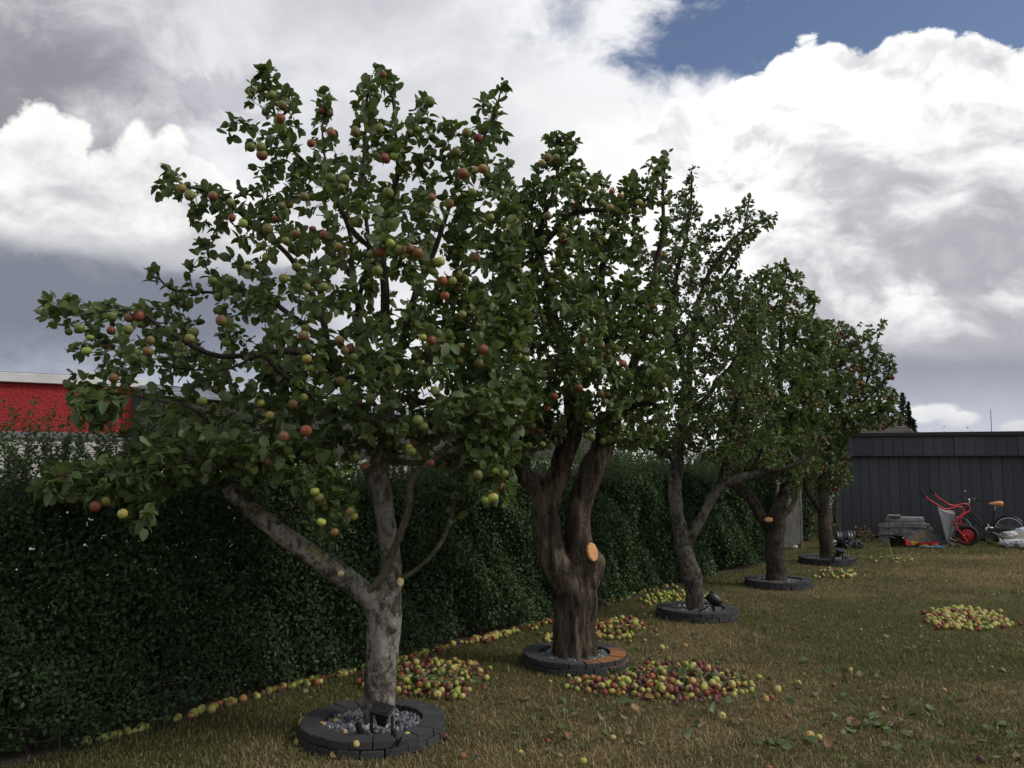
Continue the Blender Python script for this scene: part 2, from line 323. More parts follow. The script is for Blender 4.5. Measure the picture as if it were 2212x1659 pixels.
# ------------------------------------------------------------------ mesh helpers
def np_mesh(name, V, F, mats, smooth=False, midx=None):
    V = np.asarray(V, dtype=np.float32); F = np.asarray(F, dtype=np.int32)
    me = bpy.data.meshes.new(name); k = F.shape[1]
    me.vertices.add(len(V)); me.vertices.foreach_set('co', V.ravel())
    me.loops.add(F.size); me.loops.foreach_set('vertex_index', F.ravel())
    me.polygons.add(len(F)); me.polygons.foreach_set('loop_start', np.arange(0, F.size, k, dtype=np.int32))
    if smooth: me.polygons.foreach_set('use_smooth', np.ones(len(F), dtype=bool))
    for m in (mats if isinstance(mats, (list, tuple)) else [mats]): me.materials.append(MAT[m])
    if midx is not None: me.polygons.foreach_set('material_index', np.asarray(midx, dtype=np.int32))
    me.update(calc_edges=True); return me
class MB:
    def __init__(s): s.v = []; s.f = []; s.mi = []; s.cur = 0
    def add(s, V, F):
        o = len(s.v); s.v += [tuple(p) for p in V]
        for f in F: s.f.append([i + o for i in f]); s.mi.append(s.cur)
        return s
    def box(s, size, M=None, taper=1.0):
        x, y, z = (c / 2 for c in size)
        V = [Vector((sx * x * (taper if sz > 0 else 1), sy * y * (taper if sz > 0 else 1), sz * z)) for sz in (-1, 1) for sy in (-1, 1) for sx in (-1, 1)]
        if M is not None: V = [M @ p for p in V]
        return s.add(V, [(0, 2, 3, 1), (4, 5, 7, 6), (0, 1, 5, 4), (2, 6, 7, 3), (0, 4, 6, 2), (1, 3, 7, 5)])
    def tube(s, pts, rad, n=8, caps=True):
        V, F = tube_np(np.array([tuple(p) for p in pts], dtype=float), np.full(len(pts), rad) if np.isscalar(rad) else np.array(rad), n)
        F = [tuple(f) for f in F]
        if caps: F += [tuple(range(n - 1, -1, -1)), tuple(range((len(pts) - 1) * n, len(pts) * n))]
        return s.add(V, F)
    def lathe(s, prof, n=20, M=None):       # prof: (r, z)
        V = []
        for r, z in prof:
            for k in range(n):
                a = 2 * math.pi * k / n; p = Vector((r * math.cos(a), r * math.sin(a), z)); V.append(M @ p if M is not None else p)
        F = [(i * n + k, i * n + (k + 1) % n, (i + 1) * n + (k + 1) % n, (i + 1) * n + k) for i in range(len(prof) - 1) for k in range(n)]
        return s.add(V, F)
    def mesh(s, name, mats, smooth=False):
        me = bpy.data.meshes.new(name); me.from_pydata([tuple(v) for v in s.v], [], s.f)
        for m in (mats if isinstance(mats, (list, tuple)) else [mats]): me.materials.append(MAT[m])
        for p, i in zip(me.polygons, s.mi): p.material_index = i; p.use_smooth = smooth
        me.update(); return me
def tube_np(pts, rad, n):
    k = len(pts); t = np.gradient(pts, axis=0); t /= np.linalg.norm(t, axis=1)[:, None] + 1e-9
    up = np.array([0.0, 0, 1]) if abs(t[0, 2]) < 0.9 else np.array([1.0, 0, 0])
    a = np.cross(t[0], up); a /= np.linalg.norm(a); A = np.zeros_like(pts)
    for i in range(k):
        a = a - t[i] * np.dot(a, t[i]); a /= np.linalg.norm(a) + 1e-9; A[i] = a
    B = np.cross(t, A); th = np.linspace(0, 2 * np.pi, n, endpoint=False)
    V = pts[:, None] + rad[:, None, None] * (np.cos(th)[None, :, None] * A[:, None] + np.sin(th)[None, :, None] * B[:, None])
    i = np.arange(k - 1)[:, None] * n; j = np.arange(n)[None]; j2 = (j + 1) % n
    F = np.stack([i + j, i + j2, i + n + j2, i + n + j], -1).reshape(-1, 4)
    return V.reshape(-1, 3), F
def link(name, data, parent=None, loc=None, **props):
    o = bpy.data.objects.new(name, data); COL.objects.link(o)
    if parent is not None: o.parent = parent
    if loc is not None: o.location = loc
    for k, v in props.items(): o[k] = v
    return o
def thing(name, label, cat, loc=(0, 0, 0), group=None):
    o = bpy.data.objects.new(name, None); COL.objects.link(o); o.location = loc; o.empty_display_size = 0.1
    o['label'] = label; o['category'] = cat
    if group: o['group'] = group
    return o
def bevel(me, w=0.006, seg=2):
    bm = bmesh.new(); bm.from_mesh(me)
    bmesh.ops.bevel(bm, geom=bm.edges[:], offset=w, segments=seg, affect='EDGES', profile=0.6)
    bm.to_mesh(me); bm.free(); return me
def fbm(p, s, o=4): return mnoise.fractal(Vector(p) * s, 1.0, 2.0, o)
def resample(pts, vals, step):
    pts = np.asarray(pts, float); vals = np.asarray(vals, float)
    n = len(pts)
    if n == 2: out = np.linspace(0, 1, max(3, int(np.linalg.norm(pts[1] - pts[0]) / step) + 1))
    else: out = None
    P2, V2 = [], []
    for i in range(n - 1):
        p0, p1, p2, p3 = pts[max(i - 1, 0)], pts[i], pts[i + 1], pts[min(i + 2, n - 1)]
        k = max(1, int(round(np.linalg.norm(p2 - p1) / step)))
        for j in range(k):
            t = j / k
            P2.append(0.5 * (2 * p1 + (p2 - p0) * t + (2 * p0 - 5 * p1 + 4 * p2 - p3) * t * t + (-p0 + 3 * p1 - 3 * p2 + p3) * t ** 3))
            V2.append(vals[i] * (1 - t) + vals[i + 1] * t)
    P2.append(pts[-1]); V2.append(vals[-1])
    return np.array(P2), np.array(V2)
def inpoly(x, y, poly):
    x = np.asarray(x); y = np.asarray(y); c = np.zeros(x.shape, bool); n = len(poly)
    for i in range(n):
        x1, y1 = poly[i]; x2, y2 = poly[(i + 1) % n]
        m = ((y1 > y) != (y2 > y)) & (x < (x2 - x1) * (y - y1) / (y2 - y1 + 1e-12) + x1); c ^= m
    return c
def polydist(x, y, poly):
    d = np.full(np.shape(x), 1e9); n = len(poly)
    for i in range(n):
        a = np.array(poly[i], float); b = np.array(poly[(i + 1) % n], float); ab = b - a
        t = np.clip(((x - a[0]) * ab[0] + (y - a[1]) * ab[1]) / (ab @ ab + 1e-9), 0, 1)
        d = np.minimum(d, np.hypot(x - a[0] - t * ab[0], y - a[1] - t * ab[1]))
    return d

# ------------------------------------------------------------------ ground
def build_ground():
    me = np_mesh('lawn', [(-450, -450, 0), (450, -450, 0), (450, 450, 0), (-450, 450, 0)], [(0, 1, 2, 3)], 'lawn_ground')
    link('lawn', me, kind='structure')
    # soil strip under the hedge and trodden earth by the shed: low mounds with ragged outlines
    def patch(name, outline, m, hgt):
        bm = bmesh.new(); c = sum((Vector(p) for p in outline), Vector()) / len(outline)
        vs = [bm.verts.new((p[0], p[1], 0.004)) for p in outline]; vi = [bm.verts.new(Vector((p[0], p[1], 0)).lerp(c, 0.25) + Vector((0, 0, hgt))) for p in outline]
        n = len(vs)
        for i in range(n): bm.faces.new((vs[i], vs[(i + 1) % n], vi[(i + 1) % n], vi[i]))
        bm.faces.new(vi); me = bpy.data.meshes.new(name); bm.to_mesh(me); bm.free(); me.materials.append(MAT[m])
        return link(name, me, kind='structure')
    pts = []
    for i in range(60):
        t = -3.6 + i * 0.26; pts.append(hedge_pt(t, 0.03 + 0.06 * fbm((t, 3, 0), 2.5)))
    for i in range(12): pts.append(hedge_pt(11.8 - i * 1.4, -1.0))
    patch('hedge_soil', pts, 'soil', 0.008)
build_ground()

def build_grass():
    def blades(n, ymin, ymax, seg, w, hl, hh, dens_pow):
        y = ymin + (ymax - ymin) * rng.random(n) ** dens_pow
        x = (rng.random(n) * 2 - 1) * (0.68 * y + 0.4)
        hd = (x - HEDGE0[0]) * 0.8 - (y - HEDGE0[1]) * 0.6
        keep = (hd > -0.12 + 0.12 * rng.random(n))
        for t in RINGS: keep &= np.hypot(x - t[0], y - t[1]) > 0.425
        keep &= (y < 17.6 - 0.33 * (x - 7.0)) | (x < 7)
        clump = np.array([0.0]); x, y = x[keep], y[keep]; m = len(x)
        g = np.sin(x * 5.1 + 1.7 * np.sin(y * 3.3)) * np.sin(y * 4.7 + 1.3 * np.sin(x * 2.9))
        h = (hl + (hh - hl) * rng.random(m) ** 1.6) * (1 + 0.35 * g) * np.where(rng.random(m) < 0.015, 1.8, 1.0)
        th = rng.random(m) * 2 * np.pi; lean = rng.normal(0.95, 0.35, m)
        dx, dy = np.cos(th), np.sin(th); px, py = -dy, dx
        ww = w * (0.7 + 0.6 * rng.random(m))
        b = np.stack([x, y, np.zeros(m)], 1); side = np.stack([px, py, np.zeros(m)], 1) * ww[:, None] * 0.5
        tip = b + np.stack([dx * np.sin(lean) * h, dy * np.sin(lean) * h, np.abs(np.cos(lean)) * h + 0.004], 1)
        if seg == 1:
            V = np.stack([b - side, b + side, tip], 1).reshape(-1, 3); F = np.arange(3 * m).reshape(-1, 3)
        else:
            mid = b * 0.5 + tip * 0.5 + np.stack([-dx * 0.12 * h, -dy * 0.12 * h, 0.16 * h], 1)
            V = np.stack([b - side, b + side, mid + side * 0.8, mid - side * 0.8, tip], 1).reshape(-1, 3)
            o = (np.arange(m) * 5)[:, None]
            F = np.concatenate([o + np.array([[0, 1, 2]]), o + np.array([[0, 2, 3]]), o + np.array([[3, 2, 4]])], 0)
        return V, F
    Vs, Fs, off = [], [], 0
    for a in ((220000, 3.9, 7.5, 2, 0.0040, 0.010, 0.046, 1.15), (200000, 7.0, 12, 1, 0.006, 0.014, 0.046, 1.1), (90000, 11.5, 18.2, 1, 0.010, 0.02, 0.05, 1.0), (30000, 15.0, 18.0, 1, 0.010, 0.05, 0.13, 1.0)):
        V, F = blades(*a); Vs.append(V); Fs.append(F + off); off += len(V)
    me = np_mesh('grass', np.concatenate(Vs), np.concatenate(Fs), 'grass_blade')
    link('grass', me, kind='stuff', label='dry brown and green grass of the lawn under the fruit trees', category='grass')

RING_D = [(806, 1588), (1241, 1434), (1506, 1331), (1682, 1266), (1788, 1216)]
RINGS = [G(*p) for p in RING_D]
build_grass()

# ------------------------------------------------------------------ hedge
def small_leaves(pos, nrm, axis, size, wid=0.5, fold=0.12):
    n = nrm / (np.linalg.norm(nrm, axis=1)[:, None] + 1e-9)
    a = axis - n * np.sum(axis * n, 1)[:, None]; a /= np.linalg.norm(a, axis=1)[:, None] + 1e-9
    b = np.cross(n, a); s = size[:, None]
    V = np.stack([pos, pos + s * (0.5 * a + 0.5 * wid * b + fold * n), pos + s * a, pos + s * (0.5 * a - 0.5 * wid * b + fold * n)], 1).reshape(-1, 3)
    o = (np.arange(len(pos)) * 4)[:, None]
    F = np.concatenate([o + np.array([[0, 2, 1]]), o + np.array([[0, 3, 2]])], 0)
    return V, F
def build_hedge():
    T0, T1, TH = -3.4, 11.6, 0.85
    hn = np.array(HN); hdv = np.array(HD); o = np.array((HEDGE0[0], HEDGE0[1], 0.0)); up = np.array((0, 0, 1.0))
    def top(t): return 1.45 + 0.05 * np.sin(t * 1.9) + 0.04 * np.sin(t * 5.3 + 1)
    def face(t, z): return 0.07 * np.sin(t * 3.1 + 2 * np.sin(z * 3)) + 0.05 * np.sin(z * 7 + t * 4.4) + 0.03 * np.sin(t * 13 + z * 9)
    hedge = thing('hedge', 'long dark green clipped hedge with loose shoots along its top', 'hedge', tuple(hedge_pt(4)))
    base = np.array(hedge_pt(4))
    Vs, Fs, off = [], [], 0
    def put(t, dep, z, size, tilt, wid):
        nonlocal off
        n = len(t); pos = o + hdv * t[:, None] + hn * dep[:, None] + up * z[:, None] - base
        nr = hn * 0.9 + up * 0.45 + rng.normal(0, tilt, (n, 3)); ax = rng.normal(0, 1, (n, 3)) + np.array([0, 0, 0.35])
        V, F = small_leaves(pos, nr, ax, size, wid); Vs.append(V); Fs.append(F + off); off += len(V)
    n = 150000; t = T0 + (T1 - T0) * rng.random(n) ** 1.15; zz = rng.random(n) ** 0.9; z = 0.04 + zz * (top(t) - 0.04)
    fr = -np.abs(rng.normal(0, 0.10, n)) + face(t, z)
    thin = rng.random(n) < np.clip(0.25 + z * 4.0, 0, 1)
    put(t[thin], fr[thin], z[thin], (0.022 + 0.022 * rng.random(n) + 0.0014 * t)[thin], 0.85, 0.6)
    n = 30000; t = T0 + (T1 - T0) * rng.random(n) ** 1.1; dep = -TH * rng.random(n); z = top(t) - np.abs(rng.normal(0, 0.06, n)) + 0.03
    put(t, dep, z, 0.03 + 0.022 * rng.random(n), 0.8, 0.5)
    n = 34000; t = T0 + (T1 - T0) * rng.random(n); dep = -0.12 - (TH - 0.12) * rng.random(n); z = 0.06 + rng.random(n) * (top(t) - 0.12)
    put(t, dep, z, 0.07 + 0.05 * rng.random(n), 1.0, 0.75)
    n = 12000; t = T1 + rng.normal(0, 0.04, n) + 0.02; dep = -TH * rng.random(n); z = 0.05 + rng.random(n) * 1.45
    put(t, dep, z, 0.04 + 0.02 * rng.random(n), 0.8, 0.55)
    link('foliage', np_mesh('foliage', np.concatenate(Vs), np.concatenate(Fs), 'hedge_leaf'), hedge, kind='stuff')
    # woody stems inside and bare sticks showing low down
    Vs, Fs, off = [], [], 0
    for i in range(170):
        t = T0 + 0.1 + (T1 - T0 - 0.2) * i / 170 + random.uniform(-0.04, 0.04); d = random.uniform(-0.6, -0.10); k = 7
        pts = np.array([o + hdv * (t + 0.05 * j * random.uniform(-1, 1)) + hn * (d + random.uniform(-0.05, 0.05) * j * 0.6) + up * (j * 0.21) for j in range(k)]) - base
        V, F = tube_np(pts, np.linspace(0.013, 0.004, k), 5); Vs.append(V); Fs.append(F + off); off += len(V)
    for i in range(60):
        t = T0 + 0.1 + 8 * random.random(); p0 = o + hdv * t + hn * random.uniform(-0.1, 0.12) + up * random.uniform(0.0, 0.25) - base
        p1 = p0 + hn * random.uniform(0.0, 0.22) + hdv * random.uniform(-0.3, 0.3) + up * random.uniform(0, 0.3)
        V, F = tube_np(np.array([p0, (p0 + p1) / 2 + rng.normal(0, 0.02, 3), p1]), np.array([0.005, 0.004, 0.002]), 4); Vs.append(V); Fs.append(F + off); off += len(V)
    link('stems', np_mesh('stems', np.concatenate(Vs), np.concatenate(Fs), 'twig_bark'), hedge, kind='stuff')
    # upright unclipped shoots
    LV, LF, lo, SV, SF, so = [], [], 0, [], [], 0
    for i in range(2300):
        t = T0 + (T1 - T0) * random.random() ** 1.35; d = -TH * random.random()
        tall = 0.10 + 0.22 * random.random()
        if t < 1.6 and random.random() < 0.6: tall = 0.22 + 0.40 * random.random() ** 1.4
        p0 = o + hdv * t + hn * d + up * (top(np.array(t)) - 0.08) - base; lean = rng.normal(0, 0.22, 3) * np.array([1, 1, 0])
        ln = tall + 0.08; k = 5; s = np.linspace(0, 1, k)[:, None]
        pts = p0 + (up + lean * s) * s * ln
        V, F = tube_np(pts, np.linspace(0.003, 0.0012, k), 3); SV.append(V); SF.append(F + so); so += len(V)
        m = int(ln / 0.022); u = np.linspace(0.15, 1, m)[:, None]; pp = p0 + (up + lean * u) * u * ln
        an = np.arange(m) * 1.57 + random.random() * 6; ax = np.stack([np.cos(an), np.sin(an), np.full(m, 0.55)], 1) + rng.normal(0, 0.25, (m, 3))
        ax = np.concatenate([ax, ax * np.array([-1, -1, 1])]); pp = np.concatenate([pp, pp])
        V, F = small_leaves(pp, np.cross(ax, np.cross(np.tile(up, (2 * m, 1)), ax)) + rng.normal(0, 0.3, (2 * m, 3)), ax, 0.03 + 0.02 * rng.random(2 * m), 0.42)
        LV.append(V); LF.append(F + lo); lo += len(V)
    link('shoot_stems', np_mesh('shoot_stems', np.concatenate(SV), np.concatenate(SF), 'branch_green'), hedge, kind='stuff')
    link('shoot_leaves', np_mesh('shoot_leaves', np.concatenate(LV), np.concatenate(LF), 'shoot_leaf'), hedge, kind='stuff')
build_hedge()

# ------------------------------------------------------------------ neighbouring buildings
def render_red(T, b, out):
    p = wpos(T); n = T.noise(p, 34, 6, 0.7)
    T._in(b.inputs['Base Color'], T.mix(T.step(n, 0.3, 0.7), (0.36, 0.020, 0.024), (0.60, 0.052, 0.052))); b.inputs['Roughness'].default_value = 0.85
    bump(T, b, n, 1.0, 0.05)
material('red_render', render_red)
def pebble(T, b, out):
    p = wpos(T); n = T.noise(p, 60, 5, 0.75)
    T._in(b.inputs['Base Color'], T.mix(T.step(n, 0.35, 0.7), (0.030, 0.026, 0.024), (0.11, 0.098, 0.088))); b.inputs['Roughness'].default_value = 0.9
    bump(T, b, n, 0.9, 0.02)
material('dark_pebbledash', pebble)
plain('white_paint', (0.74, 0.74, 0.73), 0.55, 0.06, 2, dirt=(0.5, 0.5, 0.47), bmp=0.1)
plain('pale_wall', (0.60, 0.58, 0.53), 0.85, 0.10, 3, dirt=(0.42, 0.40, 0.35), bmp=0.3)
plain('grey_strip', (0.17, 0.17, 0.18), 0.7, 0.15, 3)
plain('zinc', (0.36, 0.38, 0.42), 0.4, 0.15, 4, metal=0.6)
plain('roof_felt', (0.05, 0.05, 0.052), 0.9, 0.25, 6)
def frame_mat(p0, p1):
    x = Vector((p1[0] - p0[0], p1[1] - p0[1], 0)); L = x.length; x.normalize(); y = Vector((-x.y, x.x, 0))
    M = Matrix(((x.x, y.x, 0, p0[0]), (x.y, y.y, 0, p0[1]), (0, 0, 1, 0), (0, 0, 0, 1))); return M, L
def lbox(mb, x0, x1, y0, y1, z0, z1): return mb.box((x1 - x0, y1 - y0, z1 - z0), Matrix.Translation(((x0 + x1) / 2, (y0 + y1) / 2, (z0 + z1) / 2)))
def building(name, label, p0, p1, depth, parts):
    M, L = frame_mat(p0, p1)
    root = thing(name, label, 'building'); root.matrix_world = M
    for pn, m, boxes, bv in parts(L, depth):
        for bx in boxes:
            me = lbox(MB(), *bx).mesh(pn, m)
            if bv: bevel(me, bv, 1)
            link(pn, me, root)
    return root
building('red_house', 'low flat-roofed building with rough red upper wall and white roof edge', (-11.4, 8.4), (-5.43, 12.2), 5.0, lambda L, D: [
    ('wall', 'pale_wall', [(0, L, 0.03, D, 0, 1.95)], 0), ('string_course', 'grey_strip', [(0, L - 0.002, 0.0, 0.4, 1.95, 2.05)], 0.006),
    ('red_panel', 'red_render', [(0, L, 0.02, D - 0.01, 2.05, 2.72)], 0),
    ('roof_edge', 'white_paint', [(i * 2.3, min(L + 0.05, i * 2.3 + 2.292), -0.05, D + 0.05, 2.72, 2.85) for i in range(4)], 0.006),
    ('roof', 'roof_felt', [(0.1, L - 0.1, 0.1, D - 0.1, 2.85, 2.87)], 0)])
building('dark_house', 'long low building with dark pebble-dashed upper wall and pale lower wall', (-5.36, 12.02), (2.6, 26.6), 4.0, lambda L, D: [
    ('wall', 'pale_wall', [(0.02, L, 0.05, D, 0, 1.72)], 0), ('dark_panel', 'dark_pebbledash', [(0.02, L, 0.0, D - 0.01, 1.72, 2.66)], 0),
    ('gutter', 'zinc', [(0.05, L, -0.10, -0.005, 2.60, 2.68)], 0.012),
    ('roof_edge', 'zinc', [(0.05 + i * 3.1, min(L, 0.05 + i * 3.1 + 3.09), -0.06, D, 2.685, 2.75) for i in range(6)], 0.006),
    ('roof', 'roof_felt', [(0.15, L - 0.1, 0.05, D - 0.1, 2.75, 2.78)], 0)])

# distant gabled roof, columnar poplar and mast beyond the shed
def tilefn(T, b, out):
    p = coords(T); s = T.node('ShaderNodeSeparateXYZ'); T.l.new(p, s.inputs[0])
    n = T.noise(p, 6, 4, 0.6); T._in(b.inputs['Base Color'], T.mix(n, (0.035, 0.027, 0.023), (0.085, 0.068, 0.058))); b.inputs['Roughness'].default_value = 0.85
material('roof_tile', tilefn)
def far_house():
    c = P(1868, 930, 30.0); root = thing('far_house', 'far house with brown tiled roof behind the shed', 'house', (c.x, c.y, 0))
    link('wall', lbox(MB(), -2.2, 1.6, 0, 5, 0, 2.55).mesh('wall', 'pale_wall'), root)
    for sgn in (-1, 1):
        for i in range(9):            # tile courses
            f0, f1 = i / 9, (i + 1) / 9
            mb = MB(); ya, za = (2.5 - 2.8 * (1 - f0)) if sgn < 0 else (2.5 + 2.8 * (1 - f0)), 2.5 + 1.0 * f0
            yb, zb = (2.5 - 2.8 * (1 - f1)) if sgn < 0 else (2.5 + 2.8 * (1 - f1)), 2.5 + 1.0 * f1
            mb.add([(-2.5, ya, za + 0.03), (1.9, ya, za + 0.03), (1.9, yb, zb), (-2.5, yb, zb), (-2.5, ya, za - 0.02), (1.9, ya, za - 0.02), (1.9, yb, zb - 0.05), (-2.5, yb, zb - 0.05)],
                   [(0, 1, 2, 3), (7, 6, 5, 4), (0, 4, 5, 1), (2, 6, 7, 3), (0, 3, 7, 4), (1, 5, 6, 2)])
            link('tile_course', mb.mesh('tile_course', 'roof_tile'), root)
    for x in (-2.2, 1.6):
        link('gable', MB().add([(x, 0, 2.5), (x, 5, 2.5), (x, 2.5, 3.42)], [(0, 1, 2)]).mesh('gable', 'pale_wall'), root)
far_house()
def poplar():
    c = P(1953, 935, 42.0); root = thing('poplar_tree', 'dark narrow columnar tree rising behind the shed roof', 'tree', (c.x, c.y, 0))
    k = 14; pts = np.array([(0.05 * math.sin(i), 0.05 * math.cos(i * 1.3), i * 0.33) for i in range(k)]); V, F = tube_np(pts, np.linspace(0.16, 0.02, k), 8)
    link('trunk', np_mesh('trunk', V, F, 'bark_dark', True), root)
    Vs, Fs, off = [], [], 0
    spires = [(0.0, 0.0, 5.0, 0.42), (0.32, 0.1, 4.55, 0.30), (-0.30, 0.05, 4.1, 0.36), (-0.45, 0.2, 3.4, 0.35), (0.45, -0.1, 3.7, 0.28)]
    for sx, sy, ht, rad in spires:
        n = 1500; u = rng.random(n); z = 0.8 + u * (ht - 0.8); r = rad * (1 - u) ** 0.55 * (0.7 + 0.5 * np.sin(z * 9 + sx * 20) ** 2) * np.sqrt(rng.random(n)); a = rng.random(n) * 6.28
        pos = np.stack([sx + r * np.cos(a), sy + r * np.sin(a), z], 1)
        V, F = small_leaves(pos, rng.normal(0, 1, (n, 3)), rng.normal(0, 1, (n, 3)) + np.array([0, 0, 1.2]), 0.09 + 0.07 * rng.random(n), 0.6); Vs.append(V); Fs.append(F + off); off += len(V)
    link('crown', np_mesh('crown', np.concatenate(Vs), np.concatenate(Fs), 'poplar_leaf'), root, kind='stuff')
poplar()
plain('mast_metal', (0.30, 0.31, 0.33), 0.5, 0.1, 3, metal=0.5)
def mast():
    c = P(2142, 930, 90.0); root = thing('radio_mast', 'thin grey radio mast standing against the sky beyond the shed', 'mast', (c.x, c.y, 0))
    zt = P(2142, 884, 90.0).z
    link('pole', MB().tube([(0, 0, 0), (0, 0, zt)], [0.07, 0.035], 8).mesh('pole', 'mast_metal'), root)
    for dz_, w_ in ((0.3, 0.11), (0.8, 0.07)): link('antenna', MB().tube([(-w_, 0, zt - dz_), (w_, 0, zt - dz_)], 0.03, 6).mesh('antenna', 'mast_metal'), root)
mast()

# ------------------------------------------------------------------ shed
def boardfn(T, b, out):
    p = wpos(T); r = orand(T)
    n = T.noise(T.mapping(p, scale=(14, 14, 0.8)), 3, 6, 0.65); n2 = T.noise(p, 2.2, 4, 0.6)
    c = T.mix(T.m('ADD', T.m('MULTIPLY', n, 0.6), T.m('MULTIPLY', r, 0.5)), (0.034, 0.037, 0.044), (0.078, 0.081, 0.090))
    sp = T.node('ShaderNodeSeparateXYZ'); T.l.new(p, sp.inputs[0])
    splash = T.step(T.m('ADD', sp.outputs[2], T.m('MULTIPLY', T.m('SUBTRACT', n2, 0.5), 0.5)), 0.45, 0.0, 0, 0.45)
    c = T.mix(splash, c, (0.07, 0.06, 0.05))
    T._in(b.inputs['Base Color'], c); b.inputs['Roughness'].default_value = 0.72; b.inputs['Specular IOR Level'].default_value = 0.35
    bump(T, b, n, 0.4, 0.004)
material('shed_board', boardfn)
plain('black_trim', (0.012, 0.012, 0.014), 0.5, 0.2, 4)
plain('shed_back', (0.010, 0.010, 0.011), 0.9, 0.2, 4)
SHED0 = P(1815, 995, 18.4); SHED_DIR = Vector((3.35, -1.15, 0)).normalized(); SHED_M = None
def build_shed():
    global SHED_M
    p0 = (SHED0.x, SHED0.y); p1 = (SHED0.x + SHED_DIR.x * 7.0, SHED0.y + SHED_DIR.y * 7.0)
    SHED_M, L = frame_mat(p0, p1)
    root = thing('shed', 'dark grey wooden shed of upright boards with a projecting board fascia', 'shed'); root.matrix_world = SHED_M
    link('wall', lbox(MB(), 0.03, L, 0.03, 3.4, 0, 2.17).mesh('wall', 'shed_back'), root)
    link('roof', lbox(MB(), -0.14, L, -0.15, 3.5, 2.21, 2.235).mesh('roof', 'roof_felt'), root)
    link('roof_trim', bevel(lbox(MB(), -0.16, L, -0.185, -0.152, 2.175, 2.26).mesh('roof_trim', 'black_trim'), 0.006, 1), root)
    link('roof_trim', bevel(lbox(MB(), -0.19, -0.162, -0.185, 3.5, 2.175, 2.26).mesh('roof_trim', 'black_trim'), 0.006, 1), root)
    low = bevel(MB().box((0.190, 0.022, 1.74), Matrix.Translation((0, 0, 0.91))).mesh('board', 'shed_board'), 0.003, 1)
    up = bevel(MB().box((0.190, 0.022, 0.435), Matrix.Translation((0, 0, 1.975))).mesh('board', 'shed_board'), 0.003, 1)
    i = 0; x = 0.095
    while x < L - 0.1:
        o = link('board', low, root); o.location = (x, random.uniform(-0.004, 0.004), 0); o.rotation_euler = (0, random.uniform(-0.0012, 0.0012), 0)
        o = link('board', up, root); o.location = (x - 0.11, -0.125 + random.uniform(-0.004, 0.004), 0); o.rotation_euler = (0, random.uniform(-0.002, 0.002), 0)
        x += 0.195; i += 1
    for k in range(17):               # gable side boards, facing the trees
        o = link('board', low, root); o.location = (0.0, 0.13 + k * 0.195, 0); o.rotation_euler = (0, 0, R(90))
build_shed()

def garden_gate():
    c = G(1705, 1190); root = thing('garden_gate', 'weathered grey slatted gate at the end of the hedge', 'gate', (c.x, c.y, 0)); root.rotation_euler = (0, 0, math.atan2(HD.y, HD.x))
    plain('grey_wood', (0.10, 0.098, 0.09), 0.85, 0.35, 10, bmp=0.4)
    post = bevel(MB().box((0.09, 0.09, 1.22), Matrix.Translation((0, 0, 0.61))).mesh('post', 'grey_wood'), 0.006, 1)
    for x in (-0.62, 0.62): link('post', post, root, (x, 0, 0))
    slat = bevel(MB().box((0.055, 0.018, 0.86), Matrix.Translation((0, 0, 0.52))).mesh('slat', 'grey_wood'), 0.003, 1)
    for i in range(16): link('slat', slat, root, (-0.53 + i * 0.071, -0.022, 0))
    rail = bevel(MB().box((1.14, 0.03, 0.07)).mesh('rail', 'grey_wood'), 0.004, 1)
    for z in (0.2, 0.84): link('rail', rail, root, (0, 0.004, z))
    link('top_rail', bevel(MB().box((1.42, 0.11, 0.035)).mesh('top_rail', 'grey_wood'), 0.006, 1), root, (0, 0, 1.24))
    k = MB().lathe([(0.0, -0.04), (0.035, -0.03), (0.05, 0), (0.042, 0.035), (0.0, 0.05)], 14).mesh('knob', 'white_paint', True); link('knob', k, root, (-0.62, 0, 1.31))
    b = MB().lathe([(0.0, -0.045), (0.03, -0.035), (0.045, 0), (0.03, 0.035), (0, 0.045)], 14).mesh('ball', 'white_paint', True)
    g = G(1718, 1186); o = link('ball', b, None, (g.x, g.y, 0.045), label='small white ball lying on the grass beside the gate', category='ball')
garden_gate()
def shrub(c, rx, ry, ht, n, label, mat='hedge_leaf'):
    root = thing('shrub', label, 'shrub', (c.x, c.y, 0))
    Vs, Fs, off = [], [], 0; SV, SF, so = [], [], 0
    for i in range(26):
        a = random.random() * 6.28; e = np.array([rx * math.cos(a) * random.uniform(0.3, 1), ry * math.sin(a) * random.uniform(0.3, 1), ht * random.uniform(0.55, 1.0)])
        k = 6; s = np.linspace(0, 1, k)[:, None]; pts = e * s + rng.normal(0, 0.02, (k, 3)); pts[0] = (0.15 * math.cos(a) * rx, 0.15 * math.sin(a) * ry, 0)
        V, F = tube_np(pts, np.linspace(0.012, 0.003, k), 4); SV.append(V); SF.append(F + so); so += len(V)
        m = n // 26; u = rng.random((m, 1)) ** 0.6; pp = pts[0] + (e - pts[0]) * u + rng.normal(0, 0.11, (m, 3)); pp[:, 2] = np.abs(pp[:, 2]) + 0.03
        V, F = small_leaves(pp, rng.normal(0, 0.7, (m, 3)) + np.array([0, -0.4, 0.6]), rng.normal(0, 1, (m, 3)), 0.045 + 0.03 * rng.random(m), 0.55); Vs.append(V); Fs.append(F + off); off += len(V)
    link('stems', np_mesh('stems', np.concatenate(SV), np.concatenate(SF), 'twig_bark'), root, kind='stuff')
    link('foliage', np_mesh('foliage', np.concatenate(Vs), np.concatenate(Fs), mat), root, kind='stuff')
g = G(1768, 1178); shrub(Vector((g.x, g.y + 1.0, 0)), 1.0, 0.6, 2.0, 7800, 'dark leafy shrub in the corner between gate and shed')

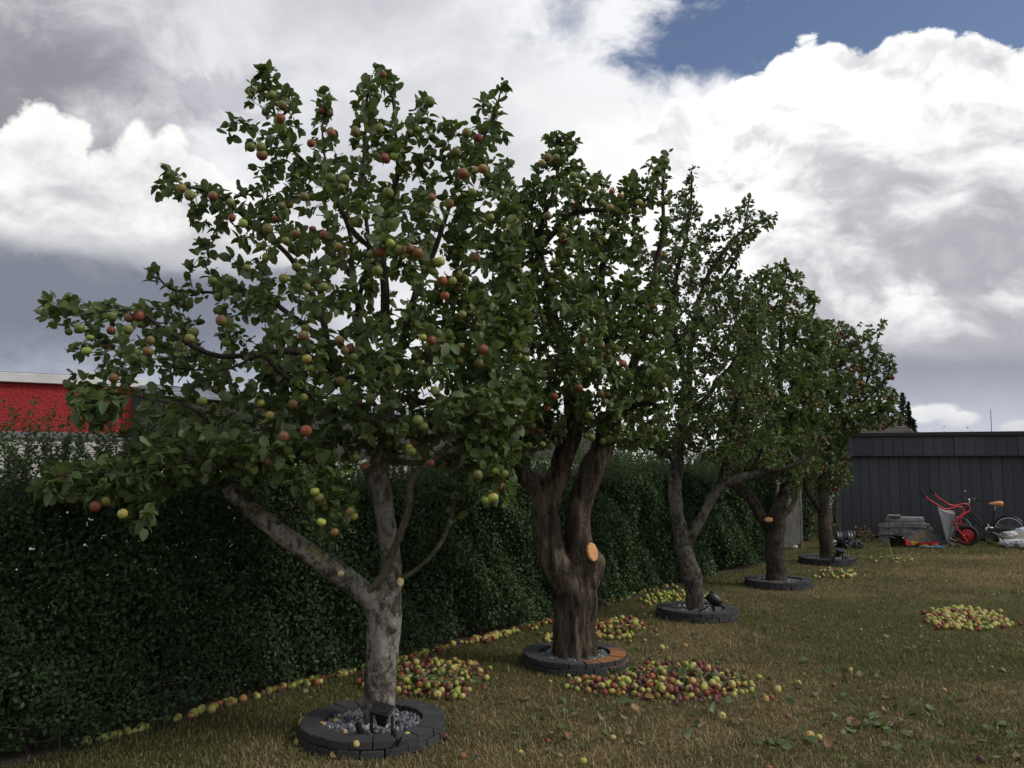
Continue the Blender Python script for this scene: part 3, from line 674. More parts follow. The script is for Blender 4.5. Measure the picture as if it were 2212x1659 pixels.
# ------------------------------------------------------------------ leaves and fruit
def leaf_template(fold, curl, wid, twist):
    xs = [0.20, 0.38, 0.70, 1.00, 1.13]; hw = [0.0, wid * 0.84, wid, wid * 0.66, 0.0]
    V = [(0, 0.010, 0), (0, -0.010, 0)]
    for x, w in zip(xs, hw):
        c = -curl * (x - 0.20) ** 2
        V.append((x, 0, c))
        if w:
            V.append((x - 0.03, w, c + fold * w + twist * (x - 0.5))); V.append((x - 0.03, -w, c + fold * w - twist * (x - 0.5)))
    # indices: 0,1 stalk; 2 base; 3 m1, 4 l1, 5 r1; 6 m2, 7 l2, 8 r2; 9 m3, 10 l3, 11 r3; 12 tip
    F = [(0, 1, 2), (2, 5, 3), (2, 3, 4), (9, 11, 12), (9, 12, 10)]
    for k in (3, 6): F += [(k, k + 2, k + 5), (k, k + 5, k + 3), (k, k + 3, k + 4), (k, k + 4, k + 1)]
    return np.array(V, float), np.array(F, int)
LEAF_T = [leaf_template(0.30, 0.25, 0.34, 0.05), leaf_template(0.5, 0.45, 0.32, -0.10), leaf_template(0.12, 0.15, 0.36, 0.14), leaf_template(0.8, 0.7, 0.31, 0.0), leaf_template(0.25, -0.30, 0.33, -0.16)]
LEAF_S = []
for tv, tf in LEAF_T: LEAF_S.append((np.array([tv[2], tv[4] * 0.35 + tv[7] * 0.65, tv[12], tv[5] * 0.35 + tv[8] * 0.65, tv[6], tv[10], tv[11]]), np.array([(0, 3, 4), (0, 4, 1), (4, 3, 6), (4, 6, 2), (4, 2, 5), (4, 5, 1)])))
LEAF_ME = {}
def leaf_mesh(k, mat):
    if (k, mat) not in LEAF_ME: LEAF_ME[(k, mat)] = np_mesh('leaf', LEAF_T[k][0], LEAF_T[k][1], mat, True)
    return LEAF_ME[(k, mat)]
def frames(d, up):
    d = d / (np.linalg.norm(d, axis=1)[:, None] + 1e-9); n = up - d * np.sum(up * d, 1)[:, None]; n /= np.linalg.norm(n, axis=1)[:, None] + 1e-9
    return d, np.cross(n, d), n
def leaves_joined(name, pos, D, B, N, size, var, mat, simple=False):
    Vs, Fs, off = [], [], 0
    for k, (tv, tf) in enumerate(LEAF_S if simple else LEAF_T):
        m = var == k
        if not m.any(): continue
        p, d, b, n, s = pos[m], D[m], B[m], N[m], size[m][:, None, None]
        V = p[:, None] + s * (tv[None, :, 0:1] * d[:, None] + tv[None, :, 1:2] * b[:, None] + tv[None, :, 2:3] * n[:, None])
        c = len(p); F = (np.arange(c) * len(tv))[:, None, None] + tf[None]
        Vs.append(V.reshape(-1, 3)); Fs.append(F.reshape(-1, 3) + off); off += c * len(tv)
    return np_mesh(name, np.concatenate(Vs), np.concatenate(Fs), mat, True)
def leaf_objects(pos, D, B, N, size, var, mat, parent):
    for i in range(len(pos)):
        o = link('leaf', leaf_mesh(int(var[i]), mat), parent); s = size[i]
        o.matrix_basis = Matrix(((D[i, 0] * s, B[i, 0] * s, N[i, 0] * s, pos[i, 0]), (D[i, 1] * s, B[i, 1] * s, N[i, 1] * s, pos[i, 1]), (D[i, 2] * s, B[i, 2] * s, N[i, 2] * s, pos[i, 2]), (0, 0, 0, 1)))
def apple_profile(tall=0.92, dimple=0.3, n=9):
    pr = []
    for i in range(n + 1):
        t = math.pi * i / n; r = math.sin(t); z = -math.cos(t) * tall
        r *= 1 + 0.05 * math.cos(t) * -1; z -= dimple * math.exp(-(r / 0.28) ** 2) if t > math.pi / 2 else -dimple * 0.5 * math.exp(-(r / 0.22) ** 2)
        pr.append((max(r, 0.0005), z))
    return pr
plain('stalk', (0.06, 0.045, 0.02), 0.8, 0.2, 20, bmp=0)
def fruit_mesh(name, mats, tall, dimple, stalk=True, n=14, lop=0.05):
    mb = MB().lathe(apple_profile(tall, dimple), n)
    mb.v = [(x * (1 + lop * math.sin(3 * math.atan2(y, x))), y * (1 + lop * math.cos(2 * math.atan2(y, x))), z + 0.5 * lop * x) for x, y, z in mb.v]
    if stalk: mb.cur = 1; mb.tube([(0, 0, tall - dimple - 0.02), (0.05, 0, tall + 0.25), (0.12, 0.05, tall + 0.65)], [0.035, 0.03, 0.045], 4)
    return mb.mesh(name, [mats, 'stalk'], True)
FR = {k: fruit_mesh('apple', m, 0.90 + 0.03 * i, 0.28) for i, (k, m) in enumerate((('green', 'apple_green'), ('yellow', 'apple_yellow'), ('blush', 'apple_blush'), ('red', 'apple_red'), ('unripe', 'apple_unripe'), ('russet', 'apple_russet')))}
FR['plum'] = fruit_mesh('plum', 'plum_skin', 1.18, 0.08, True, 10, 0.03)

# ------------------------------------------------------------------ trees
def cutfn(col1, col2, edge):
    def fn(T, b, out):
        p = coords(T); sp = T.node('ShaderNodeSeparateXYZ'); T.l.new(p, sp.inputs[0])
        cc = T.node('ShaderNodeCombineXYZ'); T._in(cc.inputs[0], sp.outputs[0]); T._in(cc.inputs[1], sp.outputs[1])
        d = T.m('ADD', T.vm('LENGTH', cc.outputs[0]), T.m('MULTIPLY', T.noise(p, 30, 3, 0.5), 0.02))
        c = T.mix(T.m('MULTIPLY_ADD', T.m('SINE', T.m('MULTIPLY', d, 900.0)), 0.35, 0.5), col1, col2)
        c = T.mix(T.step(T.noise(p, 45, 4, 0.6), 0.52, 0.7, 0, 0.7), c, edge)
        T._in(b.inputs['Base Color'], c); b.inputs['Roughness'].default_value = 0.8; bump(T, b, T.noise(p, 160, 3, 0.6), 0.4, 0.003)
    return fn
material('cut_wood', cutfn((0.60, 0.27, 0.10), (0.72, 0.40, 0.18), (0.40, 0.15, 0.05)))
material('cut_wood_pale', cutfn((0.62, 0.47, 0.24), (0.70, 0.56, 0.33), (0.45, 0.30, 0.12)))
def remeshed(name, tubes, voxel, disp, ridged, mat):
    mb = MB()
    for pts, rad in tubes: mb.tube([Vector(p) for p in pts], rad, 14)
    me = mb.mesh(name, mat); o = bpy.data.objects.new(name, me); COL.objects.link(o)
    md = o.modifiers.new('r', 'REMESH'); md.mode = 'VOXEL'; md.voxel_size = voxel
    sm = o.modifiers.new('s', 'SMOOTH'); sm.factor = 0.5; sm.iterations = 6
    dg = bpy.context.evaluated_depsgraph_get(); me2 = bpy.data.meshes.new_from_object(o.evaluated_get(dg))
    bpy.data.objects.remove(o); bpy.data.meshes.remove(me)
    me2.name = name; n = len(me2.vertices); co = np.empty(n * 3, np.float32); me2.vertices.foreach_get('co', co); co = co.reshape(-1, 3)
    no = np.empty(n * 3, np.float32); me2.vertices.foreach_get('normal', no); no = no.reshape(-1, 3)
    h = np.empty(n)
    for i in range(n):
        x, y, z = co[i]
        if ridged: h[i] = 1.7 * (0.5 - abs(mnoise.noise((x * 13, y * 13, z * 1.3)))) + 0.6 * mnoise.noise((x * 17, y * 17, z * 1.6)) + 0.5 * mnoise.noise((x * 40, y * 40, z * 5)) + 0.5 * mnoise.noise((x * 5, y * 5, z * 3))
        else: h[i] = 1.2 * mnoise.noise((x * 9, y * 9, z * 6)) + 0.6 * mnoise.noise((x * 24, y * 24, z * 15)) + 0.3 * mnoise.noise((x * 60, y * 60, z * 40))
    co = co + no * (h * disp)[:, None].astype(np.float32)
    me2.vertices.foreach_set('co', co.ravel()); me2.polygons.foreach_set('use_smooth', np.ones(len(me2.polygons), bool)); me2.update()
    me2.materials.clear(); me2.materials.append(MAT[mat]); return me2
def cut_disc(p, normal, rx, ry, mat, parent):
    mb = MB(); n = 22; V = []
    for ring, z in ((1.0, 0.0), (0.86, 0.004), (0.45, 0.0055)):
        V += [(rx * ring * math.cos(6.2832 * k / n) * (1 + 0.06 * math.sin(3 * k)), ry * ring * math.sin(6.2832 * k / n) * (1 + 0.05 * math.cos(2 * k)), z) for k in range(n)]
    V += [(rx * math.cos(6.2832 * k / n), ry * math.sin(6.2832 * k / n), -0.02) for k in range(n)]
    F = [(r * n + k, r * n + (k + 1) % n, (r + 1) * n + (k + 1) % n, (r + 1) * n + k) for r in range(2) for k in range(n)]
    F += [tuple(range(2 * n, 3 * n)), *[(3 * n + k, 3 * n + (k + 1) % n, (k + 1) % n, k) for k in range(n)]]
    me = mb.add(V, F).mesh('cut_face', mat, False); o = link('cut_face', me, parent)
    o.matrix_basis = Matrix.Translation(p) @ Vector(normal).to_track_quat('Z', 'Y').to_matrix().to_4x4()
    return o

def build_tree(spec):
    base = RINGS[spec['i']]; Y0 = base.y; B0 = np.array(base)
    root = thing(spec.get('name', 'apple_tree'), spec['label'], 'tree', tuple(base), 'fruit trees in a row along the hedge')
    def poly3(pts):
        p = np.array([tuple(P(q[0], q[1], Y0 + q[2])) for q in pts]); r = np.array([q[3] * 0.5 * PXM(Y0 + q[2]) for q in pts]); return p, r
    # trunk and stems grown together into one skin
    tubes, nodes, nrad = [], [], []
    for line in spec['trunk']:
        p, r = poly3(line)
        if p[0][2] < 0.12: p[0][2] = 0.0
        p, r = resample(p, r, 0.03); tubes.append((p - B0, r)); nodes.append(p); nrad.append(r)
    # root flare
    tr = link('trunk', remeshed('trunk', tubes, spec.get('voxel', 0.011), spec.get('disp', 0.006), spec.get('ridged', False), spec['bark']), root)
    for c in spec.get('cuts', []):
        p = P(c[0], c[1], Y0 + c[2]) - base; cut_disc(p, c[3], c[4], c[5], c[6], tr)
    # limbs
    li = 0
    for line in spec['limbs']:
        p, r = poly3(line); p, r = resample(p, r, 0.04)
        wob = np.array([[mnoise.noise((q[0] * 3 + 7, q[1] * 3, q[2] * 3)), mnoise.noise((q[0] * 3, q[1] * 3 + 9, q[2] * 3)), 0] for q in p]) * 0.035
        wob[0] = 0; p = p + wob; nodes.append(p); nrad.append(r)
        V, F = tube_np(p - B0, np.maximum(r, 0.003), 8); li += 1; link('limb', np_mesh('limb', V, F, 'branch_green' if li <= spec.get('green_limbs', 0) else 'twig_bark', True), root)
    thick = np.concatenate(nodes); trad = np.concatenate(nrad)
    ok = np.concatenate([np.arange(len(p)) > (0.55 * len(p) if k < len(spec['trunk']) else -1) for k, p in enumerate(nodes)])
    ok &= thick[:, 2] > spec.get('min_z', 1.2)
    NP = [thick[ok]]; nn = int(ok.sum()); pos = np.zeros((60000, 3)); pos[:nn] = thick[ok]
    # leafy twigs reach for points spread through the crown's volume
    tg = []
    for poly, cnt, depth, dy in spec['crown']:
        xs = [q[0] for q in poly]; ys = [q[1] for q in poly]; got = 0; lim = 0
        while got < cnt and lim < 200:
            lim += 1; x = rng.uniform(min(xs), max(xs), 400); y = rng.uniform(min(ys), max(ys), 400); m = inpoly(x, y, poly); x, y = x[m], y[m]
            dist = polydist(x, y, poly); keep = dist > np.minimum(7.0, rng.random(len(x)) * 14); x, y, dist = x[keep], y[keep], dist[keep] * PXM(Y0)
            hd = np.minimum(depth, 0.10 + 1.5 * dist)
            off = dy + hd * np.clip(rng.normal(0, 0.62, len(x)), -1.15, 1.15)
            for a, b_, c in zip(x, y, off):
                if got >= cnt: break
                p = P(a, b_, Y0 + c)
                if p.z > 0.5: tg.append(tuple(p)); got += 1
    tg = np.array(tg)
    d0 = np.array([np.min(np.sum((thick[ok] - t) ** 2, 1)) for t in tg]); tg = tg[np.argsort(d0)]
    SV, SF, so = [], [], 0; anchors, adir = [], []
    for p in nodes[len(spec['trunk']):]:
        k = len(p); i0 = int(k * 0.55); m = int((k - i0) * 0.04 / 0.012); u = i0 + (k - 1.001 - i0) * rng.random(m) ** 0.8; j = u.astype(int); f_ = (u - j)[:, None]; dv = np.gradient(p, axis=0)
        anchors.append(p[j] * (1 - f_) + p[j + 1] * f_ + rng.normal(0, 0.022, (m, 3))); adir.append(dv[j]); anchors.append(np.repeat(p[-1][None], 7, 0)); adir.append(np.repeat(dv[-1][None], 7, 0))
    for t in tg:
        d = pos[:nn] - t; dd = np.sqrt(np.sum(d * d, 1)) + 0.25 * np.maximum(d[:, 2], 0); j = int(np.argmin(dd)); a = pos[j]; L = np.linalg.norm(t - a)
        if L < 0.03: continue
        k = max(3, int(L / 0.045)); s = np.linspace(0, 1, k)[:, None]
        midp = (a + t) / 2 + rng.normal(0, 0.09 * L, 3) + np.array([0, 0, -0.10 * L])
        pts = (1 - s) ** 2 * a + 2 * s * (1 - s) * midp + s * s * t
        if k > 3: pts[1:-1] += rng.normal(0, 0.006, (k - 2, 3))
        r0 = min(0.011, 0.0022 + 0.0065 * L)
        V, F = tube_np(pts - B0, np.linspace(r0, 0.0016, k), 4); SV.append(V); SF.append(F + so); so += len(V)
        if nn + k < 60000: pos[nn:nn + k - 1] = pts[1:]; nn += k - 1
        dirs = np.gradient(pts, axis=0)
        nl = max(4, int(min(L, 0.45) / 0.018))
        u = 1 - rng.random(nl) ** 1.3 * min(1.0, 0.34 / L)
        idx = np.clip(u * (k - 1), 0, k - 1.001); i0 = idx.astype(int); fr = (idx - i0)[:, None]
        anchors.append(pts[i0] * (1 - fr) + pts[i0 + 1] * fr); adir.append(dirs[i0])
        anchors.append(np.repeat(t[None], 5, 0)); adir.append(np.repeat(dirs[-1][None], 5, 0))
    link('twigs', np_mesh('twigs', np.concatenate(SV), np.concatenate(SF), 'twig_bark'), root, kind='stuff')
    A = np.concatenate(anchors); AD = np.concatenate(adir); AD /= np.linalg.norm(AD, axis=1)[:, None] + 1e-9; n = len(A)
    want = spec['leaves']
    if n > want: sel = rng.permutation(n)[:want]; A, AD = A[sel], AD[sel]; n = want
    D = AD * 0.55 + rng.normal(0, 0.62, (n, 3)) + np.array([0, 0, -0.02]); U = np.array([0, 0, 1.0]) + rng.normal(0, 0.55, (n, 3)) + AD * 0.2
    D, Bv, N = frames(D, U); size = spec['leaf'] * (0.50 + 0.70 * rng.random(n)); var = rng.integers(0, len(LEAF_T), n)
    loc = A - B0; mat = spec['leaf_mat']
    # those nearest the viewer are parts of their own
    score = size / A[:, 1] * (1 + 0.0 * size); front = np.argsort(-score)[:300]; mk = np.zeros(n, bool); mk[front] = True
    crown = link('crown', leaves_joined('crown', loc[~mk], D[~mk], Bv[~mk], N[~mk], size[~mk], var[~mk], mat, spec['i'] > 1), root, kind='stuff')
    leaf_objects(loc[mk], D[mk], Bv[mk], N[mk], size[mk], var[mk], mat, crown)
    # fruit
    fr = []
    for q in spec.get('fruit_at', []):
        hd = spec['depth'] * 0.75; yy = Y0 - hd * (0.45 + 0.65 * random.random())
        fr.append((np.array(P(q[0], q[1], yy)), q[2] if len(q) > 2 else None))
    cand = A[rng.permutation(n)[:spec.get('fruit_n', 0)]]
    for c in cand:
        fr.append((c + np.array([0, 0, -0.04]), None))
        if random.random() < 0.45: fr.append((c + np.array([random.choice((-1, 1)) * 1.7 * spec['fruit_r'], random.uniform(-0.02, 0.02), -0.04 - random.uniform(0, 0.03)]), None))
    for p, kind in fr[:300]:
        if kind == 'green': kind = 'unripe' if p[2] > 1.75 or random.random() < 0.4 else 'green'  # high green fruit takes the darker skin with its shade painted in
        if kind == 'yellow': kind = 'russet'  # yellow crown fruit takes the dull brown skin, likewise darkened for shade
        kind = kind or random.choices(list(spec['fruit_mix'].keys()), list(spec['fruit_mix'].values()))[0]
        s = spec['fruit_r'] * random.uniform(0.78, 1.12)
        o = link('plum' if kind == 'plum' else 'apple', FR[kind], root); o.location = p - B0; o.scale = (s, s * random.uniform(0.92, 1.06), s * random.uniform(0.86, 1.06))
        o.rotation_euler = (random.gauss(0, 0.35), random.gauss(0, 0.35), random.random() * 6.28)
    return root

A1 = [(827,161),(928,220),(588,205),(610,228),(606,257),(716,288,'red'),(768,285),(820,277),(542,318),(564,318),(566,335),(672,310),(831,341),(393,407,'blush'),(410,422),(460,424),(497,438),(714,384,'green'),(745,388,'green'),(738,405,'green'),(608,445),(501,471),(525,483),(579,495),(640,505),(657,425),(674,425),(839,417),(596,472),(617,520),(634,510),(700,507),(731,533),(763,479,'blush'),(675,495,'red'),(791,467),(845,480),(932,427,'red'),(931,442,'blush'),(910,453),(970,440),(806,517),(460,607,'green'),(496,604,'green'),(533,579,'green'),(641,577),(613,602),(663,620,'green'),(681,605,'green'),(699,620),(815,585),(720,585),(956,607,'blush'),(978,607,'blush'),(961,639,'blush'),(940,567),(951,565),(1018,667,'blush'),(999,679,'blush'),(240,684),(310,680),(172,710),(240,714),(277,712),(195,730),(187,758),(325,735),(418,718),(410,732,'green'),(295,763,'green'),(320,760,'green'),(478,693),(488,740),(660,710,'green'),(655,725,'green'),(733,735,'green'),(745,758),(765,772),(811,707),(663,775,'blush'),(925,750,'green'),(995,748,'green'),(1035,785,'green'),(1043,755),(907,785),(245,817,'green'),(775,868,'green'),(800,860,'green'),(755,875,'green'),(437,868,'green'),(428,918,'green'),(903,908,'green'),(915,922,'green'),(583,897,'blush'),(662,930,'blush'),(633,874),(613,943,'yellow'),(580,998),(768,990,'green'),(300,1052,'green'),(318,1050,'green'),(755,1105,'green'),(762,1115,'green'),(722,1150,'green'),(680,1062,'green'),(690,1075,'green'),(694,1128,'green'),(883,965,'green'),(888,975,'green'),(1065,1075,'green'),(1050,1080,'green'),(1032,1026),(930,1000),(265,1110,'green'),(1060,470),(1043,365,'blush'),(1028,368,'blush'),(1020,415),(1000,375),(1008,287),(1033,298,'red'),(985,328)]
A2 = [(1182,340),(1202,340),(1172,352),(1238,380,'green'),(1258,382,'green'),(1246,400,'green'),(1301,415,'green'),(1322,414),(1340,423,'blush'),(1301,438,'green'),(1318,448),(1381,438,'blush'),(1358,457,'green'),(1380,457,'green'),(1325,497,'green'),(1249,478,'green'),(1183,467),(1220,497),(1217,510,'green'),(1195,568),(1247,625),(1273,670,'green'),(1290,680,'green'),(1175,695),(1276,748),(1300,748),(1345,785,'blush'),(1270,800,'green'),(1198,856,'blush'),(1250,838),(1273,898),(1266,942,'green'),(1278,945,'green'),(1172,960,'green'),(1143,962),(1120,905,'green'),(1110,630,'blush'),(1150,850,'green'),(1105,395,'blush')]

C1 = [(80,685),(100,645),(180,652),(330,650),(400,615),(330,590),(345,575),(400,565),(420,530),(368,505),(365,480),(400,455),(335,410),(345,368),(400,385),(470,412),(530,402),(545,362),(590,345),(530,322),(475,285),(480,245),(530,235),(555,145),(590,135),(635,180),(655,240),(680,260),(690,185),(715,200),(722,275),(760,270),(770,190),(800,150),(830,130),(865,150),(865,260),(900,230),(930,190),(960,205),(950,245),(960,260),(1020,255),(1050,190),(1085,178),(1130,240),(1105,330),(1130,400),(1120,500),(1150,600),(1180,750),(1160,900),(1100,1080),(1040,1085),(980,1010),(880,1000),(760,1010),(690,1000),(600,1000),(520,960),(400,960),(290,925),(310,870),(230,850),(170,880),(130,800),(160,735)]
C1low = [(70,1030),(130,1005),(280,1010),(260,940),(330,880),(480,900),(640,930),(760,1000),(740,1150),(690,1165),(640,1080),(560,1060),(480,1030),(350,1060),(340,1130),(290,1120),(240,1060)]
C1hang = [(150,850),(250,840),(330,850),(270,880),(240,940),(190,945),(160,900)]
C1right = [(950,930),(1080,900),(1120,990),(1090,1085),(1040,1080),(1000,1010)]
def up(x0, y0, x1, y1, d0, d1, w0, w1, bow=0.0):
    mx, my = (x0 + x1) / 2 + bow, (y0 + y1) / 2
    return [(x0, y0, d0, w0), (mx, my, (d0 + d1) / 2, (w0 + w1) / 2), (x1, y1, d1, w1)]
SPEC = []
SPEC.append(dict(i=0, label='nearest fruit tree in the row, grey trunk forked low, apples and spotlight at its foot', bark='bark_grey', leaf_mat='apple_leaf', leaf=0.070, leaves=18500, depth=1.25, min_z=1.45, voxel=0.009, disp=0.007, green_limbs=3,
    trunk=[[(816,1592,0,74),(818,1560,0,68),(820,1480,0,66),(826,1410,0,70),(829,1360,0,74),(832,1320,0,68),(842,1260,-.01,52),(846,1215,0,46),(838,1165,.0,42),(831,1110,0,42),(825,1065,0,46),(815,1025,0,50),(822,990,0,40),(838,930,.03,30),(835,850,.03,28),(815,800,.02,28),(785,740,.04,27),(768,672,.05,25)],
           [(826,1350,-.01,56),(808,1305,-.03,52),(775,1272,-.08,47),(735,1240,-.14,46),(680,1203,-.2,44),(620,1163,-.26,42),(565,1118,-.32,40),(515,1078,-.36,36),(490,1048,-.38,30)],
           [(801,1014,-.02,30),(790,1006,-.03,26)], [(834,1362,-.04,46),(846,1345,-.07,34),(852,1335,-.07,22)], [(818,1440,-.05,30),(820,1428,-.075,24)], [(846,1300,0,40),(856,1290,-.02,26)]],
    limbs=[[(795,1278,-.1,15),(850,1190,-.18,17),(882,1100,-.24,16),(892,1040,-.28,15),(940,990,-.34,13),(1010,950,-.4,11),(1060,880,-.45,9),(1120,830,-.5,6)],
           [(866,1253,-.02,10),(910,1226,-.06,9),(950,1180,-.1,9),(972,1120,-.14,8),(985,1070,-.18,6),(1000,1000,-.22,4)],
           [(822,985,0,18),(900,1000,-.1,14),(980,985,-.25,11),(1040,965,-.35,8)],
           [(836,870,.03,22),(828,650,.1,20),(830,550,.1,17),(845,450,.1,14),(862,370,.1,12),(876,300,.1,9),(890,262,.1,7),(916,228,.08,5)],
           [(862,370,.1,8),(850,260,.12,6),(845,190,.12,5),(822,150,.1,3)],
           [(840,800,0,20),(880,720,-.05,18),(905,620,-.1,15),(938,540,-.12,12),(975,425,-.15,9),(1025,325,-.15,6),(1065,240,-.15,5),(1080,190,-.15,3)],
           [(815,800,0,18),(745,817,0,20),(708,755,-.05,17),(690,690,-.08,14),(635,560,-.1,11),(570,500,-.12,10),(530,465,-.15,8),(470,425,-.2,6),(395,398,-.22,4),(370,372,-.22,3)],
           [(830,560,.1,12),(770,500,.1,11),(730,440,.08,9),(665,360,.05,8),(615,300,.02,6),(592,225,0,5),(585,160,0,3)],
           [(708,755,-.05,12),(600,655,.2,11),(540,640,.25,9),(470,632,.3,7),(375,626,.32,5),(335,588,.32,3)],
           [(745,817,0,16),(640,760,-.3,13),(480,770,-.5,11),(360,715,-.62,9),(300,672,-.7,7),(225,675,-.75,5),(150,680,-.8,4),(110,660,-.8,3)],
           [(835,930,0,18),(708,882,-.25,14),(603,802,-.5,11),(560,770,-.55,7),(480,800,-.6,5),(330,790,-.7,3)],
           [(490,1050,-.38,12),(440,985,-.45,10),(455,930,-.5,9),(400,880,-.6,7),(330,864,-.7,6),(253,850,-.75,4),(200,870,-.78,3)],
           [(500,1060,-.38,12),(430,1010,-.55,9),(380,990,-.6,7),(300,1012,-.7,5),(200,1022,-.8,4),(120,1028,-.85,3)],
           [(540,1095,-.34,12),(560,1010,-.45,10),(585,930,-.5,8),(600,870,-.5,5)], [(590,1140,-.3,10),(640,1095,-.4,8),(700,1070,-.45,6),(750,1090,-.5,3)],
           [(835,850,.03,18),(930,870,.1,14),(1050,850,.25,10),(1140,820,.35,6)], [(785,745,.03,14),(760,600,.3,11),(745,500,.4,8),(700,330,.45,5),(700,210,.45,3)],
           [(768,690,.05,12),(790,560,-.3,10),(785,420,-.4,8),(790,260,-.4,5),(790,190,-.4,3)]],
    crown=[(C1, 700, 1.3, 0.0), (C1low, 200, 0.45, -0.55), ([(70,1005),(200,995),(330,1000),(350,1120),(300,1150),(240,1080),(80,1060)], 46, 0.22, -0.75), ([(560,760),(760,700),(1000,640),(1130,640),(1160,900),(1050,1000),(820,990),(600,960)], 260, 1.0, -0.2), ([(960,300),(1110,330),(1125,520),(1180,760),(1160,900),(1000,900),(960,600)], 130, 0.9, 0.1), (C1hang, 26, 0.15, -0.75), (C1right, 40, 0.35, -0.35)],
    cuts=[(735,1238,-.265,(-.2,-1,.35),0.016,0.016,'cut_wood_pale'), (866,1258,-.11,(.55,-.8,-.1),0.020,0.026,'cut_wood_pale'), (786,1003,-.10,(-.5,-.3,.8),0.035,0.03,'cut_wood'), (487,1042,-.42,(-.5,-.3,.8),0.036,0.036,'bark_dark')],
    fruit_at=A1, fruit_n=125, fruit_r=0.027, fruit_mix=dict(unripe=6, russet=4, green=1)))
C2 = [(1000,930),(1010,760),(1060,620),(1090,520),(1100,420),(1150,390),(1165,330),(1195,275),(1255,300),(1240,350),(1290,375),(1310,350),(1335,395),(1400,345),(1440,330),(1450,380),(1425,430),(1400,480),(1395,560),(1450,620),(1460,760),(1430,880),(1420,960),(1340,985),(1290,930),(1240,950),(1190,930),(1150,1000),(1090,1030),(1040,1000)]
SPEC.append(dict(i=1, label='second tree of the row, thick ridged brown trunk with an orange saw cut', bark='bark_ridged', ridged=True, leaf_mat='apple_leaf', leaf=0.069, leaves=25000, depth=1.35, min_z=1.5, voxel=0.013, disp=0.022,
    trunk=[[(1241,1436,0,96),(1241,1400,0,88),(1240,1340,0,82),(1244,1290,0,84),(1226,1255,-.02,64),(1204,1220,-.03,60),(1186,1180,-.02,58),(1179,1120,0,54),(1172,1070,.02,48),(1150,1040,.02,38),(1112,1005,.02,32),(1085,970,.02,26)],
           [(1246,1300,0,70),(1260,1245,0,58),(1256,1190,0,55),(1249,1130,0,50),(1256,1080,0,47),(1274,1030,0,46),(1300,970,0,42),(1322,900,0,36),(1342,850,0,32)],
           [(1180,1120,.0,44),(1194,1060,-.04,41),(1210,1010,-.06,40),(1225,960,-.08,38),(1238,915,-.08,32),(1235,850,-.05,28)],
           [(1268,1250,-.02,52),(1282,1225,-.04,44),(1281,1200,-.10,36)], [(1215,1160,.05,22),(1232,1145,.03,14)]],
    limbs=[[(1236,860,-.05,26),(1215,760,0,22),(1190,650,.05,18),(1165,520,.05,13),(1190,430,.05,9),(1205,370,.05,6),(1206,300,.05,4)],
           [(1165,520,.05,9),(1110,480,0,7),(1080,440,0,4)], [(1342,855,0,26),(1310,720,-.1,20),(1300,600,-.15,15),(1330,480,-.2,10),(1360,410,-.2,6)],
           [(1340,855,0,24),(1395,720,.1,17),(1420,560,.15,11),(1432,430,.15,7),(1435,340,.15,4)], [(1087,975,0,20),(1050,870,-.1,15),(1055,740,-.1,10),(1075,620,-.1,6)],
           [(1235,860,0,18),(1290,760,.4,13),(1260,600,.6,9),(1250,420,.6,5),(1290,380,.6,3)], [(1322,900,0,16),(1400,870,-.3,12),(1430,900,-.5,8),(1400,950,-.6,4)],
           [(1225,950,-.1,14),(1150,900,-.5,10),(1080,880,-.7,6)], [(1165,540,.05,12),(1240,460,-.1,12),(1330,455,-.15,9),(1400,430,-.2,5)]],
    crown=[(C2, 900, 1.4, 0.0), ([(1000,800),(1120,640),(1300,600),(1450,640),(1460,860),(1420,965),(1330,985),(1290,955),(1240,965),(1190,950),(1150,1020),(1060,1040)], 300, 1.0, -0.25), ([(1050,390),(1170,385),(1200,560),(1190,760),(1020,760),(1040,560)], 130, 0.8, 0.0)],
    cuts=[(1281,1192,-.175,(.66,-.70,.25),0.058,0.074,'cut_wood'), (1236,1143,-.01,(.3,-.6,.7),0.03,0.016,'cut_wood')],
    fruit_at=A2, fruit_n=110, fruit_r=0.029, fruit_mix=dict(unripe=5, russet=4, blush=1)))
C3 = [(1375,980),(1370,800),(1390,600),(1420,470),(1445,425),(1485,368),(1505,425),(1535,475),(1575,450),(1620,422),(1675,478),(1660,512),(1605,530),(1600,565),(1650,610),(1650,720),(1640,900),(1580,1000),(1500,990),(1440,985)]
